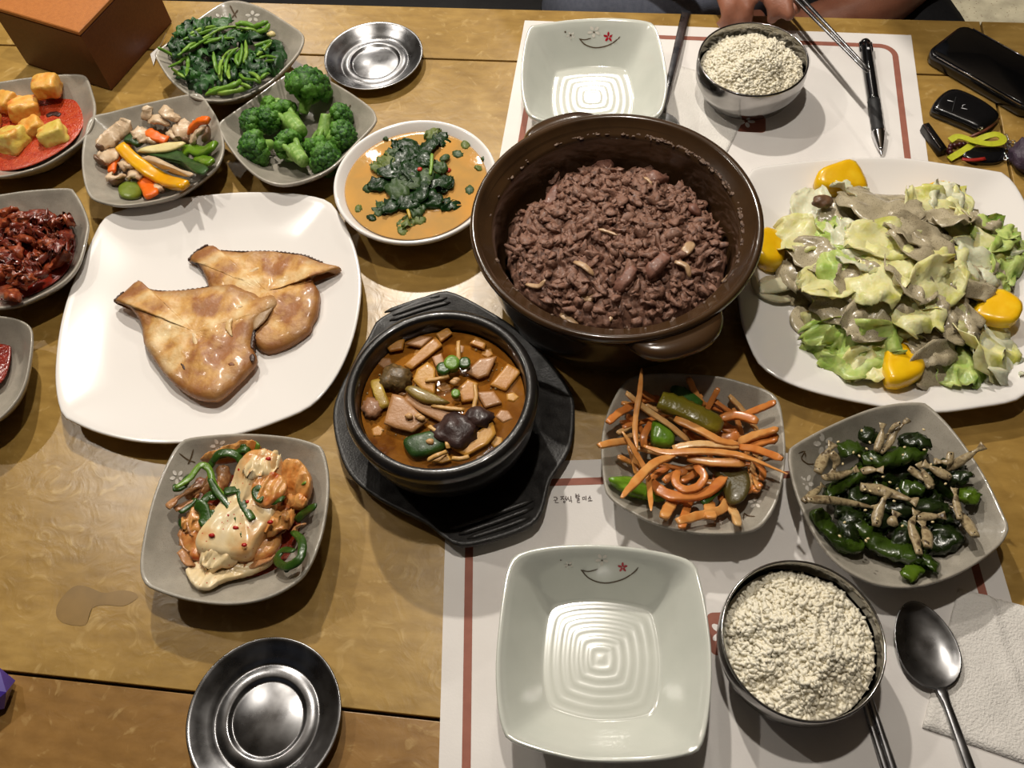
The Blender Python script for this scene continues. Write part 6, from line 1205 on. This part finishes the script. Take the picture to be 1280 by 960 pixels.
def limb(pts, rad, n=12, per=5):
    q = catmull([Vector(p) for p in pts], per); m = len(pts) - 1
    def f(t):
        x = t * m; i = min(int(x), m - 1); r = rad[i] + (rad[i + 1] - rad[i]) * (x - i); return (r, r)
    a = sweep(q, circ(n), f, up=Vector((.3, .5, .8)))
    return [a, blob(q[0], (rad[0],) * 3, 2, 0), blob(q[-1], (rad[-1],) * 3, 2, 0)]
def remesh(o, vox, it=4):
    m = o.modifiers.new('remesh', 'REMESH'); m.mode = 'VOXEL'; m.voxel_size = vox; m.use_smooth_shade = True
    s = o.modifiers.new('smooth', 'SMOOTH'); s.iterations = it; s.factor = .5
    return o
person = root('person', (.04, 1.2, -.29), 'person in a grey-blue shirt and black trousers holding steel chopsticks at the far table edge', 'person')
B = []
B += limb([(.05, 1.20, -.20), (.05, 1.17, -.05), (.05, 1.15, .12), (.05, 1.15, .25)], [.125, .115, .13, .11], 16)
B += limb([(-.09, 1.15, .25), (.19, 1.15, .25)], [.065, .065]); B += limb([(.05, 1.14, .28), (.05, 1.12, .40)], [.055, .05])
B += [blob((.05, 1.09, .50), (.075, .095, .115), 3, 0), blob((.05, .99, .49), (.014, .018, .022), 2, 0), blob((.05, 1.005, .445), (.026, .012, .008), 2, 0), blob((-.028, 1.09, .495), (.012, .018, .030), 2, 0), blob((.128, 1.09, .495), (.012, .018, .030), 2, 0)]
B += limb([(-.11, 1.15, .24), (-.20, 1.10, .06), (-.16, 1.02, .02)], [.052, .044, .043]); B += limb([(-.16, 1.02, .02), (-.04, .965, .045), (.062, .913, .036)], [.043, .037, .026])
# right hand: palm then five fingers closed on the chopsticks
B += [blob((.092, .884, .039), (.034, .028, .0165), 3, 0, rot=rotm(0, -.15, -.62))] + limb([(.066, .91, .036), (.10, .872, .047)], [.024, .018])
for f in ([(.112, .872, .052), (.133, .846, .058), (.144, .822, .051), (.148, .808, .044)], [(.103, .864, .050), (.121, .836, .054), (.133, .817, .044), (.133, .818, .033)], [(.093, .858, .043), (.103, .830, .045), (.108, .817, .031), (.101, .827, .021)], [(.081, .859, .034), (.086, .835, .035), (.090, .824, .023), (.084, .834, .013)]):
    B += limb(f, [.0098, .0088, .0078, .0066], 10, 4)
B += limb([(.098, .892, .036), (.126, .876, .030), (.147, .852, .029), (.157, .836, .032)], [.013, .0108, .0094, .0076], 10, 4)
# left arm resting in the lap
B += limb([(.21, 1.15, .24), (.31, 1.13, .06), (.33, 1.05, -.06)], [.052, .044, .042]); B += limb([(.33, 1.05, -.06), (.27, .985, -.075), (.20, .955, -.085)], [.042, .036, .027])
B += [blob((.165, .95, -.092), (.038, .030, .015), 3, 0, rot=rotm(0, .1, .3))]
for k in range(4):
    y = .928 + k * .017; B += limb([(.142, y + .004, -.090), (.112, y - .002, -.096), (.095, y - .004, -.108), (.090, y - .004, -.118)], [.0092, .0084, .0074, .0064], 8, 3)
B += limb([(.175, .925, -.085), (.150, .905, -.090), (.128, .900, -.100)], [.012, .010, .008], 8, 3)
# legs under the table
for s in (-1, 1):
    B += limb([(.05 + s * .09, 1.17, -.21), (.05 + s * .17, .82, -.20)], [.082, .06]); B += limb([(.05 + s * .17, .82, -.20), (.05 + s * .17, .86, -.45), (.05 + s * .17, .90, -.66)], [.058, .052, .036]); B += limb([(.05 + s * .17, .92, -.70), (.05 + s * .18, .76, -.712)], [.036, .026])
remesh(mk('body', join(B), m_skin, person), .0042, 5)
S = limb([(.05, 1.19, -.17), (.05, 1.16, -.03), (.05, 1.15, .12), (.05, 1.15, .24)], [.150, .140, .145, .122], 18); S += limb([(-.09, 1.15, .25), (.19, 1.15, .25)], [.075, .075]) + limb([(-.11, 1.15, .24), (-.175, 1.115, .12)], [.066, .062]) + limb([(.21, 1.15, .24), (.285, 1.135, .12)], [.066, .062])
# loose front of the shirt gathered over the lap
S += limb([(-.09, 1.02, -.12), (-.06, .975, -.075), (.06, .975, -.075), (.10, 1.02, -.12)], [.05, .052, .052, .05], 14); S += limb([(-.04, 1.06, -.10), (.05, 1.05, -.02), (.12, 1.06, -.08)], [.07, .075, .07], 14)
S = [uneven(p, .006, 22.0) for p in S]
remesh(mk('shirt', join(S), m_shirt, person), .008, 4)
Tq = limb([(-.06, 1.2, -.19), (.16, 1.2, -.19)], [.10, .10])
for s in (-1, 1): Tq += limb([(.05 + s * .09, 1.17, -.20), (.05 + s * .17, .82, -.195)], [.098, .075]) + limb([(.05 + s * .17, .82, -.20), (.05 + s * .17, .86, -.45), (.05 + s * .17, .90, -.64)], [.074, .066, .055])
Tq += limb([(.30, 1.08, -.15), (.36, 1.00, -.17)], [.085, .075])
remesh(mk('trousers', join(Tq), m_trou, person), .009, 4)
mk('hair', fixn(blob((.05, 1.108, .528), (.084, .098, .105), 3, .08, 3)), m_hair, person)
for s in (-1, 1): mk('eye', blob((.05 + s * .028, 1.002, .505), (.011, .006, .006), 2, 0), m_eye, person)
m_wall = M('warm_plaster', (70, 60, 48), (80, 70, 56), scale=6, rough=.9)
def quad(name, pts, mat, lab):
    o = mk(name, ([Vector(p) for p in pts], [(0, 1, 2, 3)]), mat, smooth=False); return tag(o, lab, None, None, 'structure')
quad('ceiling', [(-3.2, -2, 1.9), (3.2, -2, 1.9), (3.2, 4, 1.9), (-3.2, 4, 1.9)], m_wall, 'dim warm plaster ceiling')
quad('wall_back', [(-3.2, 4, -.74), (3.2, 4, -.74), (3.2, 4, 1.9), (-3.2, 4, 1.9)], m_wall, 'dim plaster wall at the far end')
quad('wall_left', [(-3.2, -2, -.74), (-3.2, 4, -.74), (-3.2, 4, 1.9), (-3.2, -2, 1.9)], m_wall, 'dim plaster side wall')
quad('wall_right', [(3.2, -2, -.74), (3.2, 4, -.74), (3.2, 4, 1.9), (3.2, -2, 1.9)], m_wall, 'dim plaster side wall opposite')
